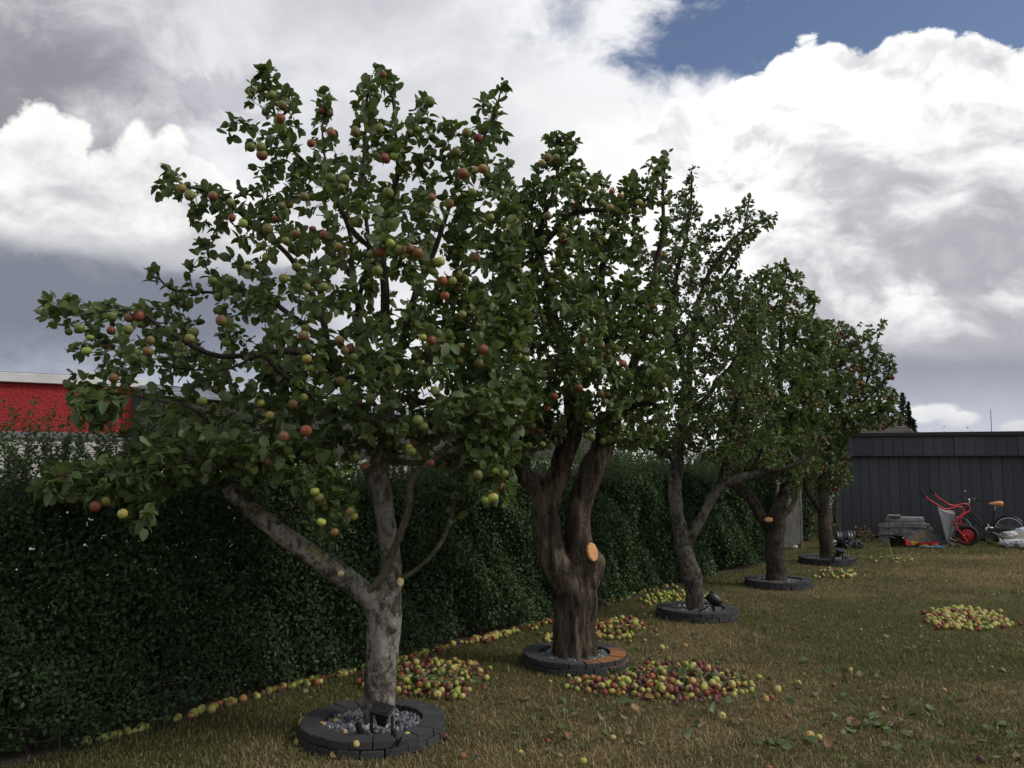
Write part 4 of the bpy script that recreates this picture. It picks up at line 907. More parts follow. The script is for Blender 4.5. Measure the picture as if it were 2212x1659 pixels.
SPEC.append(dict(i=2, name='plum_tree', label='third tree of the row, slim speckled trunk forked in two, small purple plums', bark='bark_plum', leaf_mat='plum_leaf', leaf=0.062, leaves=21000, depth=1.35, min_z=1.5, voxel=0.012, disp=0.011,
    trunk=[[(1504,1333,0,46),(1501,1300,0,38),(1496,1250,0,42),(1484,1210,0,38),(1474,1170,0,36),(1465,1120,0,28),(1458,1060,0,29),(1462,1010,0,30),(1466,960,0,25),(1476,900,0,22),(1482,830,0,20)],
           [(1477,1190,0,26),(1492,1165,-.02,20),(1520,1110,-.04,20),(1555,1052,-.08,20),(1600,1032,-.12,19),(1640,1024,-.17,16),(1665,1019,-.2,12)], [(1464,1000,0,20),(1440,980,-.05,17),(1405,968,-.1,13)]],
    limbs=[[(1482,840,0,18),(1462,740,0,15),(1440,690,0,12),(1470,560,.05,9),(1486,470,.05,7),(1492,370,.05,4)], [(1482,840,0,16),(1500,700,-.1,13),(1510,640,-.1,11),(1560,545,-.15,8),(1620,490,-.15,6),(1668,470,-.15,3)],
           [(1470,740,0,12),(1530,640,.2,9),(1590,560,.25,6),(1620,430,.25,3)], [(1476,900,0,14),(1540,840,.3,10),(1600,760,.4,7),(1640,660,.4,4)], [(1405,968,-.1,11),(1390,900,-.2,9),(1400,760,-.3,6)],
           [(1555,1052,-.08,12),(1575,960,-.2,9),(1590,860,-.3,6)], [(1655,1021,-.19,13),(1700,1010,-.25,10),(1745,985,-.3,6),(1775,940,-.3,3)], [(1620,1028,-.15,8),(1650,970,-.25,6),(1680,900,-.3,3)]],
    crown=[(C3, 760, 1.35, 0.0), ([(1375,820),(1480,640),(1640,640),(1690,940),(1700,1010),(1600,1030),(1570,1010),(1500,990),(1430,990)], 290, 1.0, -0.2), ([(1370,520),(1480,460),(1560,540),(1610,640),(1560,760),(1380,760)], 110, 0.9, 0.0)], fruit_n=190, fruit_r=0.020, fruit_mix=dict(plum=1)))
C4 = [(1555,1010),(1575,820),(1590,660),(1635,585),(1690,563),(1735,585),(1765,640),(1790,700),(1790,850),(1760,980),(1700,1040),(1620,1040)]
SPEC.append(dict(i=3, label='fourth tree of the row, stout dark trunk cut short with a pale curved branch', bark='bark_dark', leaf_mat='apple_leaf', leaf=0.080, leaves=15500, depth=1.3, min_z=1.4, voxel=0.014, disp=0.008, green_limbs=1,
    trunk=[[(1678,1268,0,52),(1677,1235,0,42),(1673,1190,0,40),(1674,1150,0,42),(1678,1120,0,40),(1690,1075,.05,26),(1700,1020,.1,20),(1690,940,.1,18)],
           [(1668,1150,0,30),(1648,1120,.03,24),(1622,1080,.05,22),(1592,1052,.08,22),(1575,1020,.1,18),(1580,960,.1,14)]],
    limbs=[[(1684,1122,-.05,12),(1708,1095,-.1,13),(1722,1065,-.14,12),(1728,1030,-.18,10),(1735,980,-.2,7),(1740,900,-.2,4)], [(1692,940,.1,14),(1685,800,.05,10),(1690,680,0,6),(1700,590,0,3)],
           [(1692,940,.1,12),(1740,820,.1,8),(1765,700,.1,4)], [(1580,960,.1,11),(1590,820,.1,8),(1630,680,.1,4)], [(1575,1020,.1,12),(1650,1000,-.3,9),(1700,960,-.4,5)]],
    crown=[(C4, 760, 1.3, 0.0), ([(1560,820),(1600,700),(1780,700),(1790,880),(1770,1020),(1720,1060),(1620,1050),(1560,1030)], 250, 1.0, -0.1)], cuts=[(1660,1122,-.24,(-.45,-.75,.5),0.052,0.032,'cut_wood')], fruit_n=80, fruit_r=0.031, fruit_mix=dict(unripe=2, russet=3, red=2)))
C5 = [(1690,1010),(1700,850),(1740,720),(1790,690),(1850,700),(1870,760),(1880,830),(1935,870),(1935,915),(1870,925),(1830,960),(1845,1040),(1800,1075),(1750,1050)]
C5dry = [(1840,680),(1880,690),(1910,760),(1925,770),(1945,880),(1930,930),(1900,900),(1880,800),(1860,760)]
SPEC.append(dict(i=4, label='fifth tree of the row, farthest along, dark trunk with red apples and sparse dry top', bark='bark_dark', leaf_mat='apple_leaf', leaf=0.082, leaves=13500, depth=1.25, min_z=1.4, voxel=0.014, disp=0.007,
    trunk=[[(1787,1218,0,38),(1786,1190,0,30),(1781,1130,0,28),(1778,1085,0,26),(1777,1030,.03,20),(1768,960,.05,17),(1780,880,.05,14)], [(1779,1110,0,18),(1760,1085,-.05,14),(1742,1055,-.1,13),(1722,1015,-.12,10)]],
    limbs=[[(1780,885,.05,11),(1800,800,.05,8),(1820,720,.05,4)], [(1780,960,.05,12),(1850,880,0,8),(1880,800,-.05,4),(1893,740,-.05,2.5),(1905,700,-.05,1.5)], [(1850,880,0,6),(1905,830,0,4),(1925,770,0,2)], [(1860,900,0,5),(1925,890,0,3),(1945,910,0,2)], [(1768,980,0,9),(1730,850,.1,7),(1760,730,.1,4)]],
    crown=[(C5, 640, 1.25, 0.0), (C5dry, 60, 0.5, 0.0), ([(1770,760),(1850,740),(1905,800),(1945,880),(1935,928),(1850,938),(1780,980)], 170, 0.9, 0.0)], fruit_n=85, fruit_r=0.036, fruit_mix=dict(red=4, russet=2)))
for s in SPEC: build_tree(s)

# ------------------------------------------------------------------ paved rings with gravel
def paverfn(T, b, out):
    p = wpos(T); r = orand(T); n = T.noise(p, 22, 6, 0.7); n2 = T.noise(p, 5, 4, 0.6)
    c = T.mix(T.m('ADD', T.m('MULTIPLY', n, 0.7), T.m('MULTIPLY', r, 0.35)), (0.018, 0.019, 0.021), (0.060, 0.061, 0.065))
    c = T.mix(T.step(n2, 0.56, 0.76, 0, 0.4), c, (0.13, 0.125, 0.115))
    T._in(b.inputs['Base Color'], c); b.inputs['Roughness'].default_value = 0.85; bump(T, b, T.noise(p, 130, 4, 0.7), 0.7, 0.004)
    return c
material('paver', lambda T, b, o: paverfn(T, b, o) and None)
def paver_rust(T, b, out):
    c = paverfn(T, b, out); p = wpos(T); s = T.node('ShaderNodeSeparateXYZ'); T.l.new(p, s.inputs[0])
    c0 = RINGS[1]; dx = T.m('SUBTRACT', s.outputs[0], c0.x + 0.27); dy = T.m('SUBTRACT', s.outputs[1], c0.y - 0.16)
    dd = T.m('SQRT', T.m('ADD', T.m('MULTIPLY', dx, dx), T.m('MULTIPLY', dy, dy)))
    up = T.node('ShaderNodeSeparateXYZ'); T.l.new(T.node('ShaderNodeNewGeometry').outputs['Normal'], up.inputs[0])
    f = T.step(T.m('ADD', dd, T.m('MULTIPLY', T.m('SUBTRACT', T.noise(p, 18, 6, 0.75), 0.5), 0.35)), 0.36, 0.18)
    f = T.m('MULTIPLY', f, T.step(up.outputs[2], 0.5, 0.9))      # sawdust lies only on the tops
    T._in(b.inputs['Base Color'], T.mix(f, c, T.mix(T.noise(p, 160, 3, 0.7), (0.20, 0.075, 0.022), (0.40, 0.17, 0.06))))
material('paver_sawdust', paver_rust)
def stonefn(T, b, out):
    r = T.m('FRACT', T.m('ADD', island(T), T.m('MULTIPLY', orand(T), 3.3))); p = wpos(T); n = T.noise(p, 60, 5, 0.65)
    c = T.mix(T.m('ADD', T.m('MULTIPLY', r, 0.7), T.m('MULTIPLY', n, 0.4)), (0.035, 0.040, 0.048), (0.19, 0.20, 0.22))
    c = T.mix(T.step(r, 0.86, 0.95, 0, 0.8), c, (0.42, 0.42, 0.42))
    T._in(b.inputs['Base Color'], c); b.inputs['Roughness'].default_value = 0.6; bump(T, b, n, 0.4, 0.003)
material('slate_chip', stonefn)
def stone_np(seed):
    bm = bmesh.new(); bmesh.ops.create_icosphere(bm, subdivisions=1, radius=1.0); rr = random.Random(seed)
    for v in bm.verts: v.co *= rr.uniform(0.65, 1.15); v.co.z *= 0.6; v.co.x *= 1.15
    V = np.array([tuple(v.co) for v in bm.verts]); F = np.array([[v.index for v in f.verts] for f in bm.faces]); bm.free(); return V, F
STONES = [stone_np(k) for k in range(6)]
def rotm(n):
    q = rng.normal(0, 1, (n, 4)); q /= np.linalg.norm(q, axis=1)[:, None]; w, x, y, z = q.T
    return np.stack([np.stack([1 - 2 * (y * y + z * z), 2 * (x * y - z * w), 2 * (x * z + y * w)], 1), np.stack([2 * (x * y + z * w), 1 - 2 * (x * x + z * z), 2 * (y * z - x * w)], 1), np.stack([2 * (x * z - y * w), 2 * (y * z + x * w), 1 - 2 * (x * x + y * y)], 1)], 1)
def stones_joined(name, pos, size, mat='slate_chip'):
    n = len(pos); M = rotm(n); k = rng.integers(0, 6, n); Vs, Fs, off = [], [], 0
    for j in range(6):
        m = k == j
        if not m.any(): continue
        V = np.einsum('nij,vj->nvi', M[m], STONES[j][0]) * size[m][:, None, None] + pos[m][:, None]; c = int(m.sum())
        F = (np.arange(c) * len(STONES[j][0]))[:, None, None] + STONES[j][1][None]; Vs.append(V.reshape(-1, 3)); Fs.append(F.reshape(-1, 3) + off); off += c * len(STONES[j][0])
    return np_mesh(name, np.concatenate(Vs), np.concatenate(Fs), mat)
RING_R = [0.432, 0.425, 0.425, 0.43, 0.445]
RING_L = ['around the grey forked trunk nearest the camera', 'around the ridged trunk, dusted with orange sawdust', 'around the slim plum trunk', 'around the stout dark trunk', 'around the farthest trunk of the row']
SOIL_Z = 0.055
def build_rings():
    STM = [np_mesh('stone', v, f, 'slate_chip') for v, f in STONES]
    for i, c in enumerate(RINGS):
        ro = RING_R[i]; ri = ro * 0.69; NS = 20; mat = 'paver_sawdust' if i == 1 else 'paver'
        root = thing('tree_ring', 'round dark paver edging with gravel ' + RING_L[i], 'tree ring', tuple(c), 'paved rings round the tree trunks')
        root.rotation_euler = (0, 0, random.random())
        ms = []
        for ext in (0.0, 0.006):
            da = math.pi / NS - 0.0035 / ro; mb = MB(); V = []
            for z in (0.0, 0.048):
                for a in (-da, 0, da):
                    for r in (ri, ro + ext): V.append((r * math.cos(a), r * math.sin(a), z))
            F = [(0, 2, 3, 1), (2, 4, 5, 3), (6, 7, 9, 8), (8, 9, 11, 10), (1, 3, 9, 7), (3, 5, 11, 9), (0, 6, 8, 2), (2, 8, 10, 4), (0, 1, 7, 6), (4, 10, 11, 5)]
            ms.append(bevel(mb.add(V, F).mesh('paver', mat), 0.006, 2))
        for course in (0, 1):
            for k in range(NS):
                o = link('paver', ms[1 - course], root); a = 2 * math.pi * (k + 0.5 * course) / NS
                j = random.uniform(-0.004, 0.004); o.location = (j * math.cos(a), j * math.sin(a), 0.002 + course * 0.0495 + random.uniform(-0.001, 0.0015)); o.rotation_euler = (random.gauss(0, 0.006), random.gauss(0, 0.006), a + random.gauss(0, 0.004))
        link('bed', MB().lathe([(0.0005, SOIL_Z), (ri * 0.5, SOIL_Z + 0.004), (ri - 0.004, SOIL_Z - 0.006), (ri - 0.006, 0.002)], 32).mesh('bed', 'soil', True), root)
        n = 760; a = rng.random(n) * 6.283; rad = (ri - 0.012) * np.sqrt(0.03 + 0.97 * rng.random(n)); pos = np.stack([rad * np.cos(a), rad * np.sin(a), SOIL_Z + 0.006 + 0.014 * rng.random(n)], 1); size = 0.008 + 0.013 * rng.random(n) ** 1.4
        if i == 0:
            wa = a + root.rotation_euler.z; key = size * (1 - 0.6 * (np.sin(wa) > 0.5)); big = np.argsort(-key)[:290]; mk = np.zeros(n, bool); mk[big] = True
            for q in big:
                o = link('stone', STM[int(rng.integers(0, 6))], root); o.location = pos[q] + np.array([0, 0, 0.008]); s = float(size[q]) * 1.15; o.scale = (s, s, s); o.rotation_euler = tuple(rng.random(3) * 6)
            link('gravel', stones_joined('gravel', pos[~mk], size[~mk]), root, kind='stuff')
        else: link('gravel', stones_joined('gravel', pos, size * 1.1), root, kind='stuff')
build_rings()

# ------------------------------------------------------------------ garden spotlights
plain('black_plastic', (0.012, 0.012, 0.013), 0.42, 0.2, 12, bmp=0.05)
plain('dark_glass', (0.02, 0.022, 0.025), 0.08, 0.1, 4, bmp=0)
def box_light(c, rz, s, label):
    root = thing('garden_spotlight', label, 'spotlight', (c[0], c[1], c[2]), 'garden spotlights in the gravel rings'); root.rotation_euler = (0, 0, rz)
    tilt = Matrix.Rotation(R(24), 4, 'X') @ Matrix.Rotation(R(10), 4, 'Y')
    H = Matrix.Translation((0, 0, 0.085 * s)) @ tilt
    me = MB().box((0.062 * s, 0.045 * s, 0.085 * s), H @ Matrix.Rotation(math.pi, 4, 'X'), 0.55).mesh('head', 'black_plastic'); link('head', bevel(me, 0.005 * s, 2), root)
    link('lens', bevel(MB().box((0.052 * s, 0.037 * s, 0.006 * s), H @ Matrix.Translation((0, 0, 0.044 * s))).mesh('lens', 'dark_glass'), 0.002, 1), root)
    me = MB().box((0.084 * s, 0.062 * s, 0.016 * s), H @ Matrix.Translation((0, 0, 0.036 * s)), 1.04).mesh('hood', 'black_plastic'); link('hood', bevel(me, 0.003, 1), root)
    for x in (-1, 1): link('bracket', bevel(MB().box((0.006 * s, 0.016 * s, 0.085 * s), Matrix.Translation((x * 0.048 * s, 0.0, 0.052 * s))).mesh('bracket', 'black_plastic'), 0.0015, 1), root)
    link('base', bevel(MB().box((0.104 * s, 0.022 * s, 0.010 * s), Matrix.Translation((0, 0, 0.012 * s))).mesh('base', 'black_plastic'), 0.002, 1), root)
    link('spike', MB().tube([(0, 0, 0.01), (0, 0, -0.06)], [0.009 * s, 0.003], 8).mesh('spike', 'black_plastic'), root)
    link('peg', bevel(MB().box((0.022 * s, 0.018 * s, 0.075 * s), Matrix.Translation((-0.085 * s, -0.03 * s, 0.025 * s)) @ Matrix.Rotation(R(-18), 4, 'Y')).mesh('peg', 'black_plastic'), 0.003, 1), root)
    link('cable', MB().tube([Vector(p) * s for p in ((0.05, 0.0, 0.03), (0.075, -0.02, 0.03), (0.09, -0.06, 0.012), (0.12, -0.09, 0.012), (0.15, -0.12, 0.055), (0.17, -0.15, 0.048))], 0.0045 * s, 6).mesh('cable', 'black_plastic', True), root)
def bullet_light(c, rz, s, label):
    root = thing('garden_spotlight', label, 'spotlight', (c[0], c[1], c[2]), 'garden spotlights in the gravel rings'); root.rotation_euler = (0, 0, rz)
    H = Matrix.Translation((0, 0, 0.14 * s)) @ Matrix.Rotation(R(52), 4, 'Y')
    link('head', MB().lathe([(0.001, -0.085), (0.03, -0.08), (0.046, -0.055), (0.052, 0.0), (0.052, 0.06), (0.047, 0.062), (0.044, 0.05), (0.001, 0.05)], 22, H @ Matrix.Scale(s, 4)).mesh('head', 'black_plastic', True), root)
    link('bracket', bevel(MB().box((0.02 * s, 0.016 * s, 0.06 * s), Matrix.Translation((0, 0, 0.07 * s))).mesh('bracket', 'black_plastic'), 0.003, 1), root)
    link('spike', MB().tube([(0, 0, 0.05 * s), (0, 0, -0.05)], [0.012 * s, 0.004], 8).mesh('spike', 'black_plastic'), root)
    link('cable', MB().tube([Vector(p) * s for p in ((0.0, 0, 0.06), (0.05, -0.01, 0.07), (0.10, -0.02, 0.03), (0.15, -0.03, 0.012))], 0.006 * s, 6).mesh('cable', 'black_plastic', True), root)
g = G(822, 1592, SOIL_Z + 0.01); box_light((g.x + 0.01, g.y - 0.02, g.z), R(-20), 1.4, 'black box-shaped spotlight in the gravel before the grey forked trunk')
g = G(1542, 1327, SOIL_Z + 0.01); bullet_light(g, R(160), 1.15, 'black bullet-shaped spotlight on a spike beside the slim plum trunk')
g = G(1812, 1213, SOIL_Z + 0.01); box_light(g, R(15), 1.5, 'black box-shaped spotlight beside the farthest tree trunk of the row')

# ------------------------------------------------------------------ fallen fruit and leaves
FALL = []      # (pos, r, kind, where)
def drop(p, r, kind, where): FALL.append((np.array(p, float), r, kind, where))
def pick(mix): return random.choices(list(mix), list(mix.values()))[0]
def frad(kind): return random.uniform(0.016, 0.023) if kind == 'plum' else random.uniform(0.018, 0.032) if kind in ('green', 'yellow') else random.uniform(0.018, 0.029)
def heap(poly, n, mix, where, layers=1, core=0.45):
    pts = [tuple(G(*q))[:2] for q in poly]; xs = [p[0] for p in pts]; ys = [p[1] for p in pts]; put = []; tries = 0
    big = max(polydist(np.array([random.uniform(min(xs), max(xs)) for _ in range(200)]), np.array([random.uniform(min(ys), max(ys)) for _ in range(200)]), pts))
    while len(put) < n and tries < n * 60:
        tries += 1; x, y = random.uniform(min(xs), max(xs)), random.uniform(min(ys), max(ys))
        if not inpoly(np.array([x]), np.array([y]), pts)[0]: continue
        k = pick(mix); r = frad(k); z = r * 0.9
        near = [q for q in put if (q[0] - x) ** 2 + (q[1] - y) ** 2 < (0.92 * (r + q[3])) ** 2]
        if near:
            if layers < 2: continue
            if polydist(np.array([x]), np.array([y]), pts)[0] < 0.07 or any(q[4] for q in near) or len(near) > 3: continue
            z = max(q[2] + math.sqrt(max(0.0, ((r + q[3]) * 0.92) ** 2 - (q[0] - x) ** 2 - (q[1] - y) ** 2)) for q in near)
            put.append((x, y, z, r, 1))
        else: put.append((x, y, z, r, 0))
        edge = polydist(np.array([x]), np.array([y]), pts)[0]
        drop((x, y, z), r, k, (where.replace('in ', 'on top of ', 1) if put[-1][4] else where.replace('in ', 'at the edge of ', 1) if edge < 0.05 else where) if where.startswith('in ') else where)
def strew(line, n, width, mix, where):
    for _ in range(n):
        t = random.random() * (len(line) - 1); i = int(t); f = t - i; a, b = G(*line[i]), G(*line[min(i + 1, len(line) - 1)]); p = a.lerp(b, f) + HN * (0.08 + abs(random.gauss(0, width))); k = pick(mix); r = frad(k); drop((p.x, p.y, r * 0.85), r, k, where)
MIXA = dict(green=2.4, yellow=1.1, russet=1.2, blush=1.8, red=1.6, plum=5.0); MIXB = dict(green=2.5, yellow=1.8, russet=1, blush=2, red=1.2, plum=1.8)
heap([(1215,1490),(1240,1475),(1330,1472),(1375,1448),(1440,1438),(1540,1446),(1620,1480),(1640,1497),(1560,1508),(1545,1522),(1440,1516),(1370,1511),(1270,1502)], 430, MIXA, 'in the big heap before the ridged trunk', 2)
heap([(772,1478),(850,1452),(930,1436),(1000,1436),(1048,1452),(1020,1480),(1005,1516),(940,1511),(860,1502),(770,1492)], 250, dict(green=2.8, yellow=1.6, russet=1, blush=1.6, red=1.4, plum=2.6), 'in the heap behind the grey forked trunk', 2)
heap([(1280,1350),(1330,1342),(1380,1347),(1396,1360),(1370,1375),(1330,1385),(1285,1380)], 150, MIXB, 'in the heap behind the ridged trunk', 2)
heap([(1178,1378),(1205,1372),(1205,1392),(1180,1392)], 16, dict(yellow=1), 'in the heap behind the ridged trunk')
heap([(1378,1298),(1420,1283),(1480,1281),(1530,1290),(1540,1300),(1480,1306),(1400,1310)], 100, dict(green=5, yellow=1, red=.3), 'in the heap behind the slim plum trunk', 2)
heap([(1998,1345),(2010,1322),(2060,1315),(2130,1322),(2185,1345),(2188,1358),(2120,1364),(2040,1362)], 170, dict(yellow=3, green=2, russet=1.2, blush=1.5, red=1.4), 'in the lone round heap out on the open lawn', 1)
heap([(1745,1240),(1790,1230),(1845,1236),(1850,1248),(1800,1252),(1760,1250)], 30, dict(yellow=2, green=1, blush=.4), 'among leaves near the two farthest rings')
heap([(1868,1208),(1920,1203),(1975,1212),(1960,1218),(1890,1216)], 14, dict(yellow=2, green=1), 'among leaves near the two farthest rings')
for cx, cy, sx, sy, n, mix, wh in ((1430,1480,150,24,46,MIXA,'scattered round the big heap before the ridged trunk'), (930,1475,100,24,34,MIXA,'scattered round the heap behind the grey forked trunk'), (1330,1365,70,12,18,MIXB,'scattered round the heap behind the ridged trunk'), (2090,1340,70,14,16,dict(yellow=3, red=1),'scattered round the lone heap on the open lawn')):
    for _ in range(n):
        p = G(random.gauss(cx, sx * 0.8), random.gauss(cy, sy * 0.9)); k = pick(mix); r = frad(k) * 0.9
        if all((p.x - c_.x) ** 2 + (p.y - c_.y) ** 2 > 0.22 for c_ in RINGS) and all((p.x - f_[0][0]) ** 2 + (p.y - f_[0][1]) ** 2 > (r + f_[1]) ** 2 for f_ in FALL): drop((p.x, p.y, r * 0.85), r, k, wh)
strew([(165,1606),(240,1586),(340,1560),(410,1540)], 20, 0.02, dict(green=3, yellow=4), 'in the row along the hedge foot')
strew([(405,1537),(480,1517),(560,1494),(650,1472),(745,1452)], 85, 0.035, MIXB, 'in the row along the hedge foot')
strew([(745,1450),(800,1437),(860,1422),(900,1410),(950,1396),(1000,1384)], 75, 0.055, MIXB, 'in the row along the hedge foot')
strew([(1000,1384),(1060,1370),(1120,1352),(1195,1334)], 120, 0.075, dict(yellow=2, blush=2, red=1.5, green=1, plum=1), 'in the row along the hedge foot')
strew([(1280,1302),(1330,1290),(1400,1272),(1470,1255)], 40, 0.07, dict(green=3, yellow=2), 'in the row along the hedge foot')
for x, y, k in [(2205,1352,'red'),(1668,1512,'blush'),(1655,1516,'yellow'),(1680,1498,'yellow'),(1725,1480,'yellow'),(1770,1600,'yellow'),(1660,1670,'red'),(960,1598,'plum'),(968,1602,'plum'),(640,1610,'green'),(1000,1640,'blush'),(1260,1652,'green'),(2118,1648,'plum'),(1560,1555,'yellow'),(880,1610,'yellow'),(1585,1508,'green'),(1750,1600,'yellow'),(655,1570,'yellow'),(1480,1400,'yellow'),(1430,1405,'yellow')]:
    p = G(x, y); r = frad(k); drop((p.x, p.y, r * 0.85), r, k, 'lying alone on the dry lawn')
for _ in range(34):
    x, y = random.uniform(880, 2200), random.uniform(1240, 1640); p = G(x, y); r = random.uniform(0.011, 0.019); drop((p.x, p.y, r * 0.8), r, pick(dict(yellow=2, russet=2, blush=1)), 'lying alone on the dry lawn')
# windfalls in the gravel rings
for x, y, k in [(695,1570,'yellow'),(725,1562,'green'),(770,1612,'yellow'),(745,1587,'yellow'),(880,1592,'green'),(1483,1316,'yellow')]:
    p = G(x, y, SOIL_Z + 0.02); drop((p.x, p.y, SOIL_Z + 0.032), 0.02, k, 'lying on the gravel of a paved ring')
COLN = dict(green='green', yellow='yellow', blush='red-flushed', red='red', russet='brownish')
def build_fallen():
    ap = [f for f in FALL if f[2] != 'plum']; pl = [f for f in FALL if f[2] == 'plum']
    for lst, nm, cat in ((ap, 'fallen_apple', 'apple'), (pl, 'fallen_plum', 'plum')):
        lst.sort(key=lambda f: f[0][1] / f[1]); Vs, Fs, mi, off = [], [], [], 0
        for i, (p, r, k, where) in enumerate(lst):
            e = (random.gauss(0, 0.9), random.gauss(0, 0.9), random.random() * 6.28)
            if i < 300:
                lab = (COLN[k] + ' apple ' if k != 'plum' else 'dark red plum ') + where
                o = link(nm, FR[k], None, tuple(p), label=lab, category=cat, group='fallen fruit ' + where); o.scale = (r, r * random.uniform(0.9, 1.06), r * random.uniform(0.84, 1.05)); o.rotation_euler = e
            else:
                me = FR[k]; n = len(me.vertices); co = np.empty(n * 3, np.float32); me.vertices.foreach_get('co', co)
                from mathutils import Euler
                M = np.array(Euler(e).to_matrix()); V = co.reshape(-1, 3) @ M.T * r + p
                Vs.append(V); ks = ['green', 'yellow', 'blush', 'red', 'plum', 'stalk', 'russet'].index(k)
                for pg in me.polygons:
                    if len(pg.vertices) == 4: Fs.append([v + off for v in pg.vertices]); mi.append(5 if pg.material_index else ks)
                off += n
        if Vs:
            me = np_mesh('windfalls', np.concatenate(Vs), np.array(Fs), ['apple_green', 'apple_yellow', 'apple_blush', 'apple_red', 'plum_skin', 'stalk', 'apple_russet'], True, mi)
            link('windfall_apples' if cat == 'apple' else 'windfall_plums', me, None, kind='stuff', label='mass of smaller windfall %ss farther off on the lawn' % cat, category=cat + 's')
build_fallen()
MARKS = [(RINGS[0], 'beside the ring of the grey trunk'), (RINGS[1], 'beside the sawdust-covered ring'), (RINGS[2], 'beside the ring of the slim plum trunk'), (G(1430, 1480), 'by the big apple heap'), (G(940, 1475), 'by the heap behind the grey trunk'), (G(2090, 1340), 'by the lone apple heap'), (G(1880, 1580), 'out in the open'), (G(1500, 1600), 'before the big apple heap')]
def fallen_leaves():
    P_, S_, M_ = [], [], []
    def one(x, y, s, z=0.0): p = G(x, y); P_.append((p.x, p.y, z + 0.022 + 0.012 * random.random())); S_.append(s)
    for _ in range(330): one(random.uniform(1150, 2205), random.uniform(1330, 1650), random.uniform(0.035, 0.075))
    for _ in range(70): one(random.uniform(640, 1200), random.uniform(1480, 1650), random.uniform(0.03, 0.06))
    for cx, cy, sx, sy, n in [(1890,1575,60,10,26),(1850,1560,40,10,10),(2140,1590,40,14,8),(1700,1610,60,10,10),(1540,1480,60,12,70),(1440,1470,110,16,70),(950,1480,75,18,110),(1800,1242,45,6,70),(1920,1211,45,5,60),(1340,1372,40,8,20),(2160,1290,30,6,12),(1700,1225,60,12,30),(1440,1296,40,6,15)]:
        for _ in range(n): one(random.gauss(cx, sx * 0.55), random.gauss(cy, sy * 0.6), random.uniform(0.04, 0.075), random.uniform(0.02, 0.05) if (cx, cy) in ((1540,1480),(1440,1470),(950,1480),(1340,1372)) else 0.0)
    n = len(P_); pos = np.array(P_); size = np.array(S_); D, Bv, N = frames(rng.normal(0, 1, (n, 3)) * np.array([1, 1, 0.25]), np.array([0, 0, 1.0]) + rng.normal(0, 0.45, (n, 3)))
    sgn = np.where(rng.random(n) < 0.35, -1.0, 1.0)[:, None]; N = N * sgn; Bv = Bv * sgn; var = rng.integers(0, len(LEAF_T), n)
    order = np.argsort(-size / pos[:, 1]); dry = rng.random(n) < 0.35
    near = order[:260]; mk = np.zeros(n, bool); mk[near] = True
    for i in near:
        o = link('fallen_leaf', leaf_mesh(int(var[i]), 'dry_leaf' if dry[i] else 'apple_leaf'), None); s = size[i]
        o.matrix_basis = Matrix(((D[i, 0] * s, Bv[i, 0] * s, N[i, 0] * s, pos[i, 0]), (D[i, 1] * s, Bv[i, 1] * s, N[i, 1] * s, pos[i, 1]), (D[i, 2] * s, Bv[i, 2] * s, N[i, 2] * s, pos[i, 2]), (0, 0, 0, 1)))
        mark = min(MARKS, key=lambda m_: (m_[0].x - pos[i, 0]) ** 2 + (m_[0].y - pos[i, 1]) ** 2)[1]; o['label'] = ('large ' if size[i] > 0.06 else 'small ' if size[i] < 0.045 else '') + ('withered brown leaf' if dry[i] else 'green leaf') + ' fallen on the lawn ' + mark; o['category'] = 'leaf'; o['group'] = 'leaves fallen on the lawn'
    m = ~mk & dry; me = leaves_joined('leaf_litter', pos[~mk], D[~mk], Bv[~mk], N[~mk], size[~mk], var[~mk], 'apple_leaf')
    link('leaf_litter', me, None, kind='stuff', label='scattered green leaves farther off on the lawn', category='leaf litter')
fallen_leaves()

# ------------------------------------------------------------------ clutter along the shed
def Z8(x, y, Y): return P((2260 + x * 0.13562) * 0.86406, (1180 + y * 0.13562) * 0.86406, Y)
def Z1(x, y, Y): return P((2000 + x * 0.25316) * 0.86406, (1040 + y * 0.25316) * 0.86406, Y)
plain('red_paint', (0.46, 0.018, 0.022), 0.35, 0.15, 14, bmp=0.05, dirt=(0.25, 0.05, 0.04))
plain('galvanised', (0.15, 0.16, 0.165), 0.5, 0.18, 12, metal=0.35, dirt=(0.20, 0.20, 0.19))
plain('rubber', (0.014, 0.014, 0.014), 0.75, 0.2, 20)
plain('black_frame', (0.010, 0.010, 0.011), 0.35, 0.2, 10, bmp=0.03)
plain('chrome', (0.62, 0.63, 0.64), 0.25, 0.15, 20, metal=0.9, bmp=0.02)
def saddlefn(T, b, out):
    p = wpos(T); T._in(b.inputs['Base Color'], T.mix(T.step(T.voro(p, 38), 0.22, 0.36), (0.66, 0.10, 0.02), (0.70, 0.34, 0.16))); b.inputs['Roughness'].default_value = 0.6
material('saddle_cover', saddlefn)
def sm(pts, rad, step=0.03):
    p, r = resample([tuple(q) for q in pts], rad if hasattr(rad, '__len__') else [rad] * len(pts), step); return [Vector(q) for q in p], r
def part_tube(name, pts, rad, mat, parent, o, n=10):
    p, r = sm(pts, rad); return link(name, MB().tube([q - o for q in p], r, n).mesh(name, mat, True), parent)
